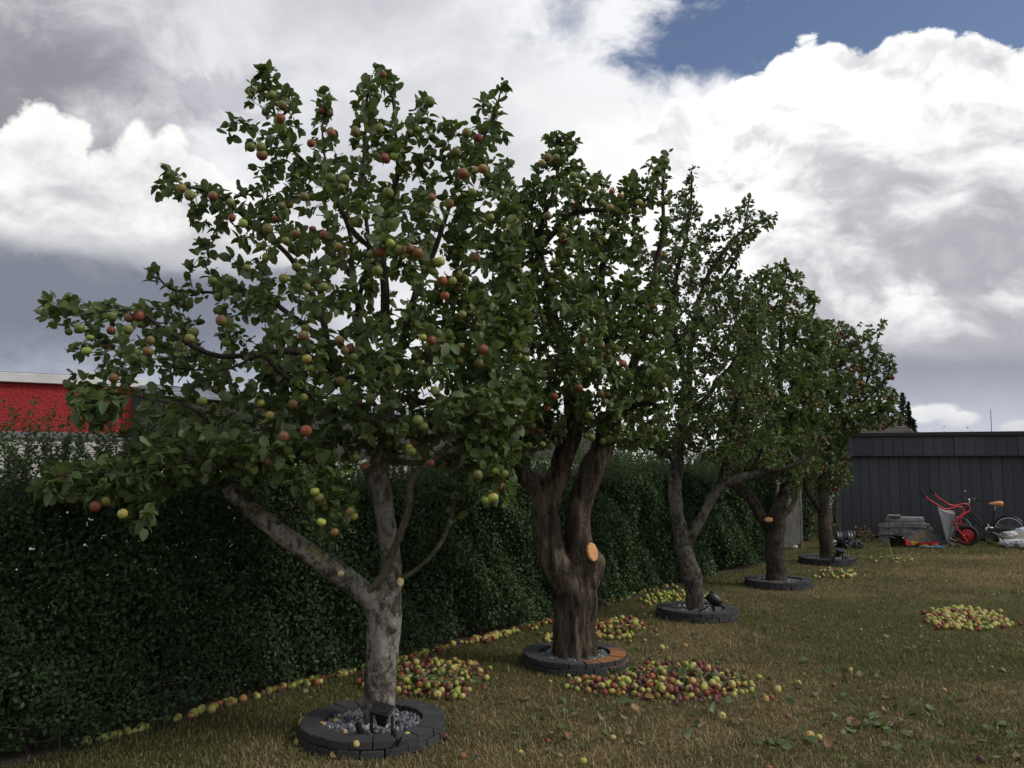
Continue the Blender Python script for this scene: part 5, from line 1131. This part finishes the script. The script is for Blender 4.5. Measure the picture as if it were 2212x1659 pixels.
def wheel(parent, c, R_t, tyre, tyre_mat, rim_mat, spokes, disc, width):
    n = 40
    def torus(r0, rr, sc, mat, nm, par):
        mb = MB(); m = 10; V = [((r0 + rr * math.cos(b)) * math.cos(a), rr * sc * math.sin(b), (r0 + rr * math.cos(b)) * math.sin(a)) for a in [2 * math.pi * i / n for i in range(n)] for b in [2 * math.pi * j / m for j in range(m)]]
        F = [(i * m + j, i * m + (j + 1) % m, ((i + 1) % n) * m + (j + 1) % m, ((i + 1) % n) * m + j) for i in range(n) for j in range(m)]
        return link(nm, mb.add(V, F).mesh(nm, mat, True), par)
    w = link('wheel', MB().lathe([(0.001, -0.05), (0.018, -0.05), (0.022, 0), (0.018, 0.05), (0.001, 0.05)], 14, Matrix.Rotation(R(90), 4, 'X')).mesh('wheel', rim_mat, True), parent); w.location = c
    torus(R_t - tyre, tyre, width, tyre_mat, 'tyre', w); torus(R_t - 2 * tyre - 0.004, 0.010, 1.1, rim_mat, 'rim', w)
    if spokes:
        for k in range(spokes):
            a = 2 * math.pi * k / spokes; s = 0.02 if k % 2 else -0.02
            link('spoke', MB().tube([(0.018 * math.cos(a + 1.2), s, 0.018 * math.sin(a + 1.2)), ((R_t - 2 * tyre) * math.cos(a), 0, (R_t - 2 * tyre) * math.sin(a))], 0.0014, 4).mesh('spoke', 'chrome'), w)
    if disc:
        link('disc', MB().lathe([(0.02, -0.03), (0.05, -0.032), (R_t * 0.34, -0.012), (R_t * 0.52, -0.03), (R_t * 0.56, -0.03), (R_t * 0.56, 0.03), (R_t * 0.34, 0.012), (0.02, 0.03)], 30, Matrix.Rotation(R(90), 4, 'X')).mesh('disc', rim_mat, True), w)
    return w
def wheelbarrow():
    yn, yf = 16.15, 16.65; o = Z8(1000, 1340, 16.4); o.z = 0
    root = thing('wheelbarrow', 'upended wheelbarrow with grey tray and red tube frame leaning by the shed', 'wheelbarrow', tuple(o))
    near = [(395,450),(450,505),(600,598),(740,682),(800,686),(900,662),(1000,640),(1060,655),(1100,712),(1085,765),(1020,825),(955,890),(938,950),(975,1040),(1070,1150),(1165,1290),(1180,1330)]
    far = [(560,398),(600,452),(720,530),(830,600),(930,622),(1030,600),(1120,586),(1185,612),(1215,665),(1198,720),(1130,775),(1060,830),(1030,880),(1050,950),(1092,1005),(1140,1090)]
    for pts, Y, gx in ((near, yn, [(320,345),(350,395),(395,450)]), (far, yf, [(488,292),(520,345),(560,398)])):
        rail = part_tube('rail', [Z8(x, y, Y) for x, y in pts], 0.017, 'red_paint', root, o)
        p, r = sm([Z8(x, y, Y) for x, y in gx], 0.021); link('grip', MB().tube([q - o for q in p], r, 10).mesh('grip', 'rubber', True), rail)
    for (xa, ya), (xb, yb) in (((1085,765),(1198,720)), ((938,950),(1050,950)), ((1100,1190),(1140,1090))):
        link('brace', MB().tube([Z8(xa, ya, yn) - o, Z8(xb, yb, yf) - o], 0.012, 8).mesh('brace', 'red_paint', True), root)
    part_tube('stand', [Z8(945,1210,yn + 0.1), Z8(1040,1270,yn + 0.05), Z8(1150,1318,yn)], 0.012, 'red_paint', root, o)
    # tray: open frustum standing on its front lip, underside to the viewer
    rim = [(612,640),(640,612),(700,880),(745,1150),(775,1315),(735,1290),(690,1080),(640,840)]
    yc = 16.42
    L0, L1 = Z8(622, 632, yc), Z8(800, 1318, yc); R0, R1 = Z8(945, 730, yc), Z8(905, 1120, yc)
    def ring(a, b, half, rnd):
        ax = (b - a); n = 28; out = []
        for k in range(n):
            t = 2 * math.pi * k / n; cx, sx = math.cos(t), math.sin(t); e = 0.42
            u = math.copysign(abs(cx) ** e, cx); v = math.copysign(abs(sx) ** e, sx); out.append(a + ax * (0.5 + 0.5 * u) + Vector((half * v * 0.45, half * v * 0.89, 0)))
        return out
    rings = [ring(L0, L1, 0.34, 1), ring(L0.lerp(R0, 0.03), L1.lerp(R1, 0.03), 0.335, 1), ring(L0.lerp(R0, 0.55), L1.lerp(R1, 0.55), 0.285, 1), ring(L0.lerp(R0, 0.93), L1.lerp(R1, 0.93), 0.245, 1), ring(R0.lerp(R1, 0.06), R1.lerp(R0, 0.06), 0.215, 1)]
    inner = [ring(R0.lerp(R1, 0.09).lerp(L0, 0.04), R1.lerp(R0, 0.09).lerp(L1, 0.04), 0.205, 1), ring(L0.lerp(R0, 0.5).lerp(L1, 0.02), L1.lerp(R1, 0.5).lerp(L0, 0.02), 0.275, 1), ring(L0.lerp(L1, 0.015), L1.lerp(L0, 0.015), 0.332, 1)]
    n = 28; V = [q - o for rg in rings + inner for q in rg]; F = []
    for i in range(len(rings + inner) - 1):
        if i == len(rings) - 1: continue
        F += [(i * n + k, i * n + (k + 1) % n, (i + 1) * n + (k + 1) % n, (i + 1) * n + k) for k in range(n)]
    F += [tuple(range((len(rings) - 1) * n, len(rings) * n)), tuple(range(len(rings) * n, (len(rings) + 1) * n))[::-1]]
    last = len(rings + inner) - 1; F += [(last * n + k, last * n + (k + 1) % n, (k + 1) % n, k) for k in range(n)]
    tray = link('tray', MB().add(V, F).mesh('tray', 'galvanised', True), root)
    link('rolled_rim', MB().tube([q - o for q in rings[0]] + [rings[0][0] - o], 0.012, 8).mesh('rolled_rim', 'galvanised', True), tray)
    c = Z8(1165, 1165, 16.42); c.z = max(c.z, 0.205); wheel(root, c - o, 0.205, 0.042, 'rubber', 'red_paint', 0, True, 1.15).rotation_euler = (0, 0, R(-24))
wheelbarrow()
def bicycle():
    Y = 16.95; o = Z8(1450, 1300, Y); o.z = 0; TH = R(27); ex = Vector((math.cos(TH), -math.sin(TH), 0)); ey = Vector((math.sin(TH), math.cos(TH), 0))
    def q(x, y, d=0.0):               # a point of the bicycle's own upright plane, in its own axes
        r = Z8(x, y, 1.0) - Vector((0, 0, CAM_H)); t = (o - Vector((0, 0, 0))).dot(ey) / r.dot(ey); p = r * t + Vector((0, 0, CAM_H)) - Vector((o.x, o.y, 0))
        return Vector((p.dot(ex), d, p.z))
    root = thing('bicycle', 'black step-through bicycle with orange saddle cover leaning at the shed', 'bicycle', tuple(o)); root.rotation_euler = (0, 0, -TH)
    Rw = 0.282; rear, front = q(1940, 1052), q(1000, 1052); rear.z = front.z = Rw
    wheel(root, front, Rw, 0.016, 'rubber', 'chrome', 20, False, 1.0); wheel(root, rear, Rw, 0.016, 'rubber', 'chrome', 20, False, 1.0)
    t = lambda nm, pts, rad, m, n=8: link(nm, MB().tube(sm(pts, rad)[0], sm(pts, rad)[1], n).mesh(nm, m, True), root)
    bb = q(1575, 1075); hd0, hd1 = q(1180, 640), q(1160, 740)
    t('top_tube', [hd0, q(1400, 905), q(1590, 1000)], 0.015, 'black_frame'); t('down_tube', [hd1, q(1370, 970), bb], 0.017, 'black_frame'); t('seat_tube', [bb, q(1640, 860), q(1668, 710)], 0.015, 'black_frame')
    for s in (-0.05, 0.05): t('chain_stay', [bb + Vector((0, s * 0.4, 0)), rear + Vector((0, s, 0))], 0.009, 'black_frame'); t('seat_stay', [q(1660, 760) + Vector((0, s * 0.4, 0)), rear + Vector((0, s, 0))], 0.008, 'black_frame'); t('fork_blade', [hd1 + Vector((0, s, 0)), (hd1 + front) / 2 + Vector((0.02, s, 0)), front + Vector((0, s, 0))], 0.010, 'black_frame')
    t('head_tube', [q(1190, 600), hd1], 0.018, 'black_frame'); t('seat_post', [q(1668, 710), q(1690, 625)], 0.012, 'chrome'); t('stem', [q(1190, 605), q(1213, 525), q(1160, 492)], 0.012, 'chrome')
    t('handlebar', [q(1115, 425, 0.28), q(1140, 470, 0.12), q(1160, 492), q(1215, 482, -0.14), q(1310, 490, -0.26)], 0.010, 'chrome')
    t('grip', [q(1310, 490, -0.26), q(1425, 515, -0.28)], 0.016, 'rubber'); t('grip', [q(1112, 425, 0.28), q(1165, 385, 0.3)], 0.016, 'rubber')
    link('bell', MB().lathe([(0.001, 0.02), (0.016, 0.016), (0.022, 0.0), (0.001, 0.0)], 14, Matrix.Translation(q(1130, 365, 0.2))).mesh('bell', 'chrome', True), root)
    sd = [(0.001, -0.14, 0.0), (0.03, -0.12, 0.0), (0.045, -0.05, 0.004), (0.085, 0.04, 0.008), (0.10, 0.10, 0.01), (0.07, 0.14, 0.008), (0.001, 0.15, 0.005)]
    mb = MB(); n = 14; V = []
    for w, x, z in sd:
        for k in range(n): a = 2 * math.pi * k / n; V.append(q(1690, 585) + Vector((x * 0.9, w * math.cos(a), z + (0.045 if math.sin(a) > 0 else 0.055) * math.sin(a) * min(1, w * 14))))
    mb.add(V, [(i * n + k, i * n + (k + 1) % n, (i + 1) * n + (k + 1) % n, (i + 1) * n + k) for i in range(len(sd) - 1) for k in range(n)]); link('saddle', mb.mesh('saddle', 'saddle_cover', True), root)
    for wc in (rear, front):
        mb = MB(); V = []; arc = [R(10 + 15 * i) for i in range(12)] if wc is rear else [R(20 + 12 * i) for i in range(12)]
        for a in arc:
            for dy, dr in ((-0.026, 0.004), (-0.015, 0.016), (0.015, 0.016), (0.026, 0.004)): V.append(wc + Vector(((Rw + dr) * math.cos(a), dy, (Rw + dr) * math.sin(a))))
        mb.add(V, [(i * 4 + k, i * 4 + k + 1, i * 4 + k + 5, i * 4 + k + 4) for i in range(11) for k in range(3)]); link('mudguard', mb.mesh('mudguard', 'black_frame', True), root)
    link('chainring', MB().lathe([(0.02, -0.004), (0.085, -0.003), (0.088, 0.003), (0.02, 0.004)], 26, Matrix.Translation(bb + Vector((0, -0.05, 0))) @ Matrix.Rotation(R(90), 4, 'X')).mesh('chainring', 'chrome', True), root)
    link('chain_guard', bevel(MB().box((0.42, 0.012, 0.07), Matrix.Translation((bb + rear) / 2 + Vector((0, -0.06, 0.01)))).mesh('chain_guard', 'black_frame'), 0.005, 1), root)
    for a, s in ((R(100), -0.07), (R(-80), 0.07)):
        e = bb + Vector((0.15 * math.cos(a), s, 0.15 * math.sin(a))); cr = link('crank', MB().tube([bb + Vector((0, s, 0)), e], 0.008, 6).mesh('crank', 'chrome', True), root)
        link('pedal', bevel(MB().box((0.09, 0.07, 0.022), Matrix.Translation(e + Vector((0, s * 0.6, 0)))).mesh('pedal', 'rubber'), 0.004, 1), cr)
    t('kickstand', [q(1620, 1100, -0.1), q(1810, 1178, -0.22)], 0.008, 'chrome')
bicycle()

plain('old_board', (0.30, 0.31, 0.32), 0.85, 0.5, 10, bmp=0.5, dirt=(0.16, 0.16, 0.16))
plain('concrete', (0.17, 0.165, 0.15), 0.9, 0.3, 18, bmp=0.6)
def board_stack():
    Y = 17.25; c = Z1(1045, 1175, Y); w = 0.75; z = 0.15
    blk = bevel(MB().box((0.24, 0.2, 0.072)).mesh('block', 'concrete'), 0.008, 1); n = 0
    for side, xs in ((-1, (-0.40, -0.37)), (1, (0.42, 0.45))):
        for k in range(5):
            o = link('concrete_block', blk, None, (c.x + xs[k % 2] + random.uniform(-0.02, 0.02), Y + 0.05 + random.uniform(-0.03, 0.03), 0.038 + 0.0735 * k))
            o.rotation_euler = (0, 0, R(-24) + random.gauss(0, 0.08)); o['label'] = '%s grey block of the pile at the %s end of the board stack' % (('lowest', 'second', 'middle', 'fourth', 'topmost')[k], 'gravelly' if side > 0 else 'weedy'); o['category'] = 'block'; o['group'] = 'grey blocks beside the board stack'
    o = link('bearer', bevel(MB().box((0.72, 0.3, 0.12)).mesh('bearer', 'grey_wood'), 0.008, 1), None, (c.x, Y + 0.1, 0.062), label='dark timber bearer under the stack of pale boards', category='timber'); o.rotation_euler = (0, 0, R(-24))
    zc = 0.124
    for k in range(14):
        th = random.uniform(0.014, 0.030); ww = w * random.uniform(0.92, 1.03) * 0.97; me = MB().box((ww, 0.30, th)).mesh('board', 'old_board')
        for v in me.vertices: v.co.z += 0.004 * math.sin(v.co.x * 9 + k); v.co.y += 0.01 * math.sin(v.co.x * 5 + k)
        o = link('stacked_board', bevel(me, 0.003, 1), None, (c.x + random.uniform(-0.02, 0.02), Y + random.uniform(-0.03, 0.02), zc + th / 2), label='pale weathered board, number %s from the bottom of the stack by the shed' % ('one two three four five six seven eight nine ten eleven twelve thirteen fourteen'.split()[k]), category='board', group='pale boards stacked by the shed')
        o.rotation_euler = (0, random.gauss(0, 0.006), R(-24) + random.gauss(0, 0.02)); zc += th + 0.006
    link('short_board', bevel(MB().box((0.25, 0.3, 0.035)).mesh('short_board', 'concrete'), 0.006, 1), None, (c.x - 0.22, Y, zc + 0.02), label='short grey slab lying on top of the board stack', category='slab').rotation_euler = (0, 0, R(-24))
board_stack()
def gravel_heap():
    c = Z1(1235, 1290, 16.75); root = thing('gravel_heap', 'low heap of grey gravel before the board stack', 'gravel heap', (c.x, c.y, 0))
    prof = [(0.55, 0.002), (0.42, 0.06), (0.25, 0.16), (0.1, 0.24), (0.001, 0.27)]; mb = MB().lathe(prof, 24); mb.v = [(x * 1.05 * (1 + 0.18 * fbm((x, y, z), 4)), y * 0.6, z * (1 + 0.3 * fbm((x + 3, y, 0), 3))) for x, y, z in mb.v]
    link('mound', mb.mesh('mound', 'bare_earth', True), root); n = 1400; a = rng.random(n) * 6.283; r = np.sqrt(rng.random(n)) * 0.56; z = np.interp(r, [0, 0.1, 0.25, 0.42, 0.55], [0.27, 0.24, 0.16, 0.06, 0.0])
    link('gravel', stones_joined('gravel', np.stack([r * np.cos(a) * 1.05, r * np.sin(a) * 0.6, z + 0.004], 1), 0.010 + 0.012 * rng.random(n)), root, kind='stuff')
gravel_heap()
def bucket():
    c = Z1(957, 1300, 16.3); c.z = 0; root = thing('bucket', 'black plastic bucket before the board stack', 'bucket', tuple(c))
    link('body', MB().lathe([(0.001, 0.004), (0.105, 0.0), (0.115, 0.02), (0.138, 0.225), (0.146, 0.228), (0.146, 0.242), (0.134, 0.242), (0.11, 0.03), (0.001, 0.022)], 28).mesh('body', 'black_plastic', True), root)
    link('handle', MB().tube([Vector((0.145 * math.cos(a), -0.03 - 0.09 * math.sin(a), 0.225 - 0.05 * math.sin(a))) for a in [math.pi * i / 12 for i in range(13)]], 0.004, 6).mesh('handle', 'chrome', True), root)
bucket()
plain('toy_yellow', (0.58, 0.38, 0.02), 0.4, 0.1, 12, bmp=0); plain('toy_blue', (0.05, 0.30, 0.55), 0.4, 0.1, 12, bmp=0); plain('toy_teal', (0.06, 0.36, 0.38), 0.4, 0.1, 12, bmp=0)
def toys():
    c = Z1(1085, 1293, 16.2); root = thing('toy_truck', 'small toy truck with red cab and yellow tipper beside the bucket', 'toy', (c.x, c.y, 0)); root.rotation_euler = (0, 0, R(8))
    link('cab', bevel(MB().box((0.10, 0.10, 0.11), Matrix.Translation((-0.06, 0, 0.095)), 0.86).mesh('cab', 'red_paint'), 0.012, 2), root)
    V = [(-0.005, -0.055, 0.05), (0.105, -0.055, 0.05), (0.105, 0.055, 0.05), (-0.005, 0.055, 0.05), (-0.012, -0.07, 0.115), (0.13, -0.07, 0.115), (0.13, 0.07, 0.115), (-0.012, 0.07, 0.115), (0.004, -0.05, 0.058), (0.098, -0.05, 0.058), (0.098, 0.05, 0.058), (0.004, 0.05, 0.058)]
    link('tipper_bed', MB().add(V, [(3, 2, 1, 0), (0, 1, 5, 4), (1, 2, 6, 5), (2, 3, 7, 6), (3, 0, 4, 7), (4, 5, 9, 8), (5, 6, 10, 9), (6, 7, 11, 10), (7, 4, 8, 11), (8, 9, 10, 11)]).mesh('tipper_bed', 'toy_yellow'), root)
    wm = MB().lathe([(0.001, -0.015), (0.03, -0.015), (0.034, 0), (0.03, 0.015), (0.001, 0.015)], 16, Matrix.Rotation(R(90), 4, 'X')).mesh('wheel', 'rubber', True)
    for x in (-0.06, 0.07):
        for y in (-0.055, 0.055): link('wheel', wm, root, (x, y, 0.035))
    for i, (x, w) in enumerate(((1215, 0.19), (1310, 0.17))):
        c = Z1(x, 1300, 16.15); h = 0.095 + 0.01 * i; mb = MB(); d = 0.09; V = []
        for s, z in ((0.86, 0.0), (1.0, h), (1.06, h), (1.06, h - 0.012), (0.97, h - 0.012)): pass
        def rg(s, z): return [(sx * w / 2 * s, sy * d * s, z) for sx, sy in ((-1, -1), (1, -1), (1, 1), (-1, 1))]
        V = rg(0.86, 0.004) + rg(1.0, h) + rg(1.07, h) + rg(1.07, h + 0.006) + rg(0.96, h + 0.006) + rg(0.82, 0.014)
        F = [(3, 2, 1, 0)] + [(r * 4 + k, r * 4 + (k + 1) % 4, r * 4 + 4 + (k + 1) % 4, r * 4 + 4 + k) for r in range(5) for k in range(4)] + [(20, 21, 22, 23)]
        root = thing('toy_tub', ('plain red plastic tub next to the toy truck', 'taller red plastic tub next to the gravel heap')[i], 'tub', (c.x, c.y, 0)); root.rotation_euler = (0, 0, R(-6 + 14 * i))
        link('body', MB().add(V, F).mesh('body', 'red_paint'), root); link('handle', MB().tube([(-0.05, -d * 1.08, h * 0.6), (-0.03, -d * 1.2, h * 0.75), (0.03, -d * 1.2, h * 0.75), (0.05, -d * 1.08, h * 0.6)], 0.006, 6).mesh('handle', 'toy_yellow', True), root)
    c = Z1(1310, 1318, 15.95); root = thing('toy_spade', 'blue plastic toy spade lying in the grass', 'toy spade', (c.x, c.y, 0.03)); root.rotation_euler = (0, 0, R(2))
    link('handle', MB().tube([(-0.26, 0, 0.02), (0.02, 0, 0.015)], 0.011, 8).mesh('handle', 'toy_teal', True), root)
    V = [(0.02, -0.035, 0.0), (0.19, -0.055, 0.006), (0.24, 0, 0.004), (0.19, 0.055, 0.006), (0.02, 0.035, 0.0), (0.1, 0, -0.008)]
    link('blade', MB().add(V + [(x, y, z + 0.018) for x, y, z in V], [(0, 1, 5), (1, 2, 5), (2, 3, 5), (3, 4, 5), (4, 0, 5), (7, 6, 11), (8, 7, 11), (9, 8, 11), (10, 9, 11), (6, 10, 11), (0, 6, 7, 1), (1, 7, 8, 2), (2, 8, 9, 3), (3, 9, 10, 4), (4, 10, 6, 0)]).mesh('blade', 'toy_blue'), root)
toys()
plain('glazed_black', (0.016, 0.017, 0.019), 0.28, 0.2, 14, bmp=0.1)
def wavy_tiles():
    n = 30
    def slab(w, d, amp, th, ph):
        V = [];
        for sy in (-0.5, 0.5):
            for lay in (0, 1):
                for i in range(n): x = -w / 2 + w * i / (n - 1); V.append((x, sy * d, amp * math.sin(x / 0.215 * 2 * math.pi + ph) + lay * th))
        F = []
        for i in range(n - 1): F += [(i, i + 1, 2 * n + i + 1, 2 * n + i), (n + i, 3 * n + i, 3 * n + i + 1, n + i + 1), (i, n + i, n + i + 1, i + 1), (2 * n + i, 2 * n + i + 1, 3 * n + i + 1, 3 * n + i)]
        F += [(0, 2 * n, 3 * n, n), (n - 1, 2 * n - 1, 4 * n - 1, 3 * n - 1)]
        return MB().add(V, F).mesh('wavy_tile', 'glazed_black', True)
    a = slab(0.38, 0.30, 0.028, 0.018, 0.4); c = Z1(505, 1300, 16.0)
    for k in range(4):
        o = link('wavy_tile', a, None, (c.x + random.uniform(-0.02, 0.02), c.y, 0.045 + 0.027 * k), label='black glazed wavy roof tile, %s in the flat stack by the shed corner' % ('lowest', 'second', 'third', 'topmost')[k], category='roof tile', group='black roof tiles by the shed corner'); o.rotation_euler = (R(6), 0, R(4) + random.gauss(0, 0.03))
    for k in range(3):
        o = link('wavy_tile', a, None, (c.x + 0.02, c.y + 0.28 + 0.05 * k, 0.16), label='black wavy roof tile stood on edge, %s behind the flat stack' % ('first', 'second', 'third')[k], category='roof tile', group='black roof tiles by the shed corner'); o.rotation_euler = (R(82), 0, R(4))
    for k in range(3):
        o = link('wavy_tile', a, None, (c.x - 0.36, c.y + 0.12, 0.05 + 0.05 * k), label='tilted black wavy roof tile, %s of three next to the farthest trunk' % ('lowest', 'middle', 'topmost')[k], category='roof tile', group='black roof tiles by the shed corner'); o.rotation_euler = (R(20), R(14), R(35))
wavy_tiles()
plain('sack_white', (0.58, 0.60, 0.62), 0.5, 0.1, 8, bmp=0.25, dirt=(0.34, 0.35, 0.36))
def sacks():
    for i, (x, y, Y, L, hgt, rz, lab) in enumerate(((2030, 1150, 16.55, 0.44, 0.17, 4, 'white plastic sack lying behind the other sacks by the bicycle wheel'), (2060, 1260, 16.2, 0.52, 0.16, -12, 'white crumpled sack lying in front by the bicycle wheel'), (2260, 1160, 16.5, 0.42, 0.24, 20, 'bulging white sack at the edge of the sack pile'), (2330, 1290, 15.95, 0.5, 0.15, 8, 'flat white sack lowest and nearest the lawn'))):
        c = Z8(x, y, Y); bm = bmesh.new(); bmesh.ops.create_icosphere(bm, subdivisions=4, radius=1.0)
        for v in bm.verts:
            p = v.co.copy(); sx = math.copysign(abs(p.x) ** 0.6, p.x); sy = math.copysign(abs(p.y) ** 0.6, p.y)
            cr = 0.20 * fbm((p.x * 2 + i * 5, p.y * 2, p.z * 2), 1.9, 4) + 0.12 * abs(mnoise.noise((p.x * 6 + i, p.y * 6, p.z * 6)))
            v.co = Vector((sx * L / 2, sy * 0.17, max(-0.9, p.z) * hgt / 2)) * (1 + cr)
        for f in bm.faces: f.smooth = True
        me = bpy.data.meshes.new('sack'); bm.to_mesh(me); bm.free(); me.materials.append(MAT['sack_white'])
        zb = (0.12 if i in (0, 2) else 0.0)
        o = link('sack', me, None, (c.x, c.y, zb + hgt / 2 * 0.92), label=lab, category='sack', group='white sacks beside the bicycle'); o.rotation_euler = (0, R(3 * (i - 1)), R(rz))
    for k, (a, b) in enumerate((((1860, 1225, 16.0), (2330, 1130, 16.05)), ((1990, 1290, 15.95), (2300, 1150, 16.0)))):
        o = Z8(*a); p1 = Z8(*b); o.z = max(o.z, 0.19); p1.z = max(p1.z, 0.27)
        link('stick', MB().tube([Vector((0, 0, 0)), (p1 - o) * 0.5 + Vector((0, 0, 0.012)), p1 - o], [0.011, 0.01, 0.008], 7).mesh('stick', 'old_stick', True), None, tuple(o), label=('long pale stick lying across the white sacks', 'shorter pale stick slanting over the lowest white sack')[k], category='stick')
plain('old_stick', (0.30, 0.23, 0.15), 0.8, 0.25, 20)
sacks()
c = P(2070, 930, 24.0); shrub(Vector((c.x, 24.5, 0)), 1.5, 0.5, 2.62, 1000, 'thin shoots showing over the top of the shed roof', 'shoot_leaf')
def weeds():
    for k, (x, y, Y, hgt, lab) in enumerate(((640, 1290, 16.9, 0.34, 'dry grey weed beside the black tiles'), (720, 1290, 17.2, 0.22, 'low dry weed before the shed boards'), (1790, 1340, 16.5, 0.16, 'low green weed beside the barrow wheel'), (1560, 1290, 17.2, 0.2, 'weed growing below the bicycle pedals'))):
        c = Z1(x, y, Y) if x < 1000 else Z8(x - 200, y, Y); root = thing('weed', lab, 'weed', (c.x, c.y, 0)); SV, SF, so, LV, LF, lo = [], [], 0, [], [], 0
        for j in range(14):
            d = rng.normal(0, 0.35, 3); d[2] = 1; s = np.linspace(0, 1, 5)[:, None]; pts = d * s * hgt * random.uniform(0.5, 1); V, F = tube_np(pts, np.linspace(0.004, 0.0015, 5), 3); SV.append(V); SF.append(F + so); so += len(V)
            m = 9; pp = pts[rng.integers(1, 5, m)]; V, F = small_leaves(pp, rng.normal(0, 0.6, (m, 3)) + np.array([0, 0, 1]), rng.normal(0, 1, (m, 3)), 0.03 + 0.04 * rng.random(m), 0.4); LV.append(V); LF.append(F + lo); lo += len(V)
        link('stems', np_mesh('stems', np.concatenate(SV), np.concatenate(SF), 'branch_green'), root, kind='stuff'); link('foliage', np_mesh('foliage', np.concatenate(LV), np.concatenate(LF), 'dry_leaf' if k < 2 else 'shoot_leaf'), root, kind='stuff')
weeds()

# ------------------------------------------------------------------ greenery of the neighbours beyond the hedge
for x, Y, rx, ht, n, lab in ((1030, 15.0, 1.1, 2.55, 7000, 'loose green bush beyond the hedge near the dark building'), (1290, 17.5, 1.7, 2.9, 10000, 'broad green bush beyond the hedge behind the ridged trunk'), (1480, 19.0, 1.6, 3.1, 10000, 'tall green bush beyond the hedge behind the slim plum trunk'), (1660, 20.5, 1.8, 3.2, 11000, 'tall green bush beyond the hedge behind the stout dark trunk'), (1790, 22.5, 1.5, 3.0, 9000, 'green bush beyond the shed corner behind the farthest trunk')):
    c = P(x, 995, Y); shrub(c, rx, rx * 0.7, ht, n, lab, 'shoot_leaf')
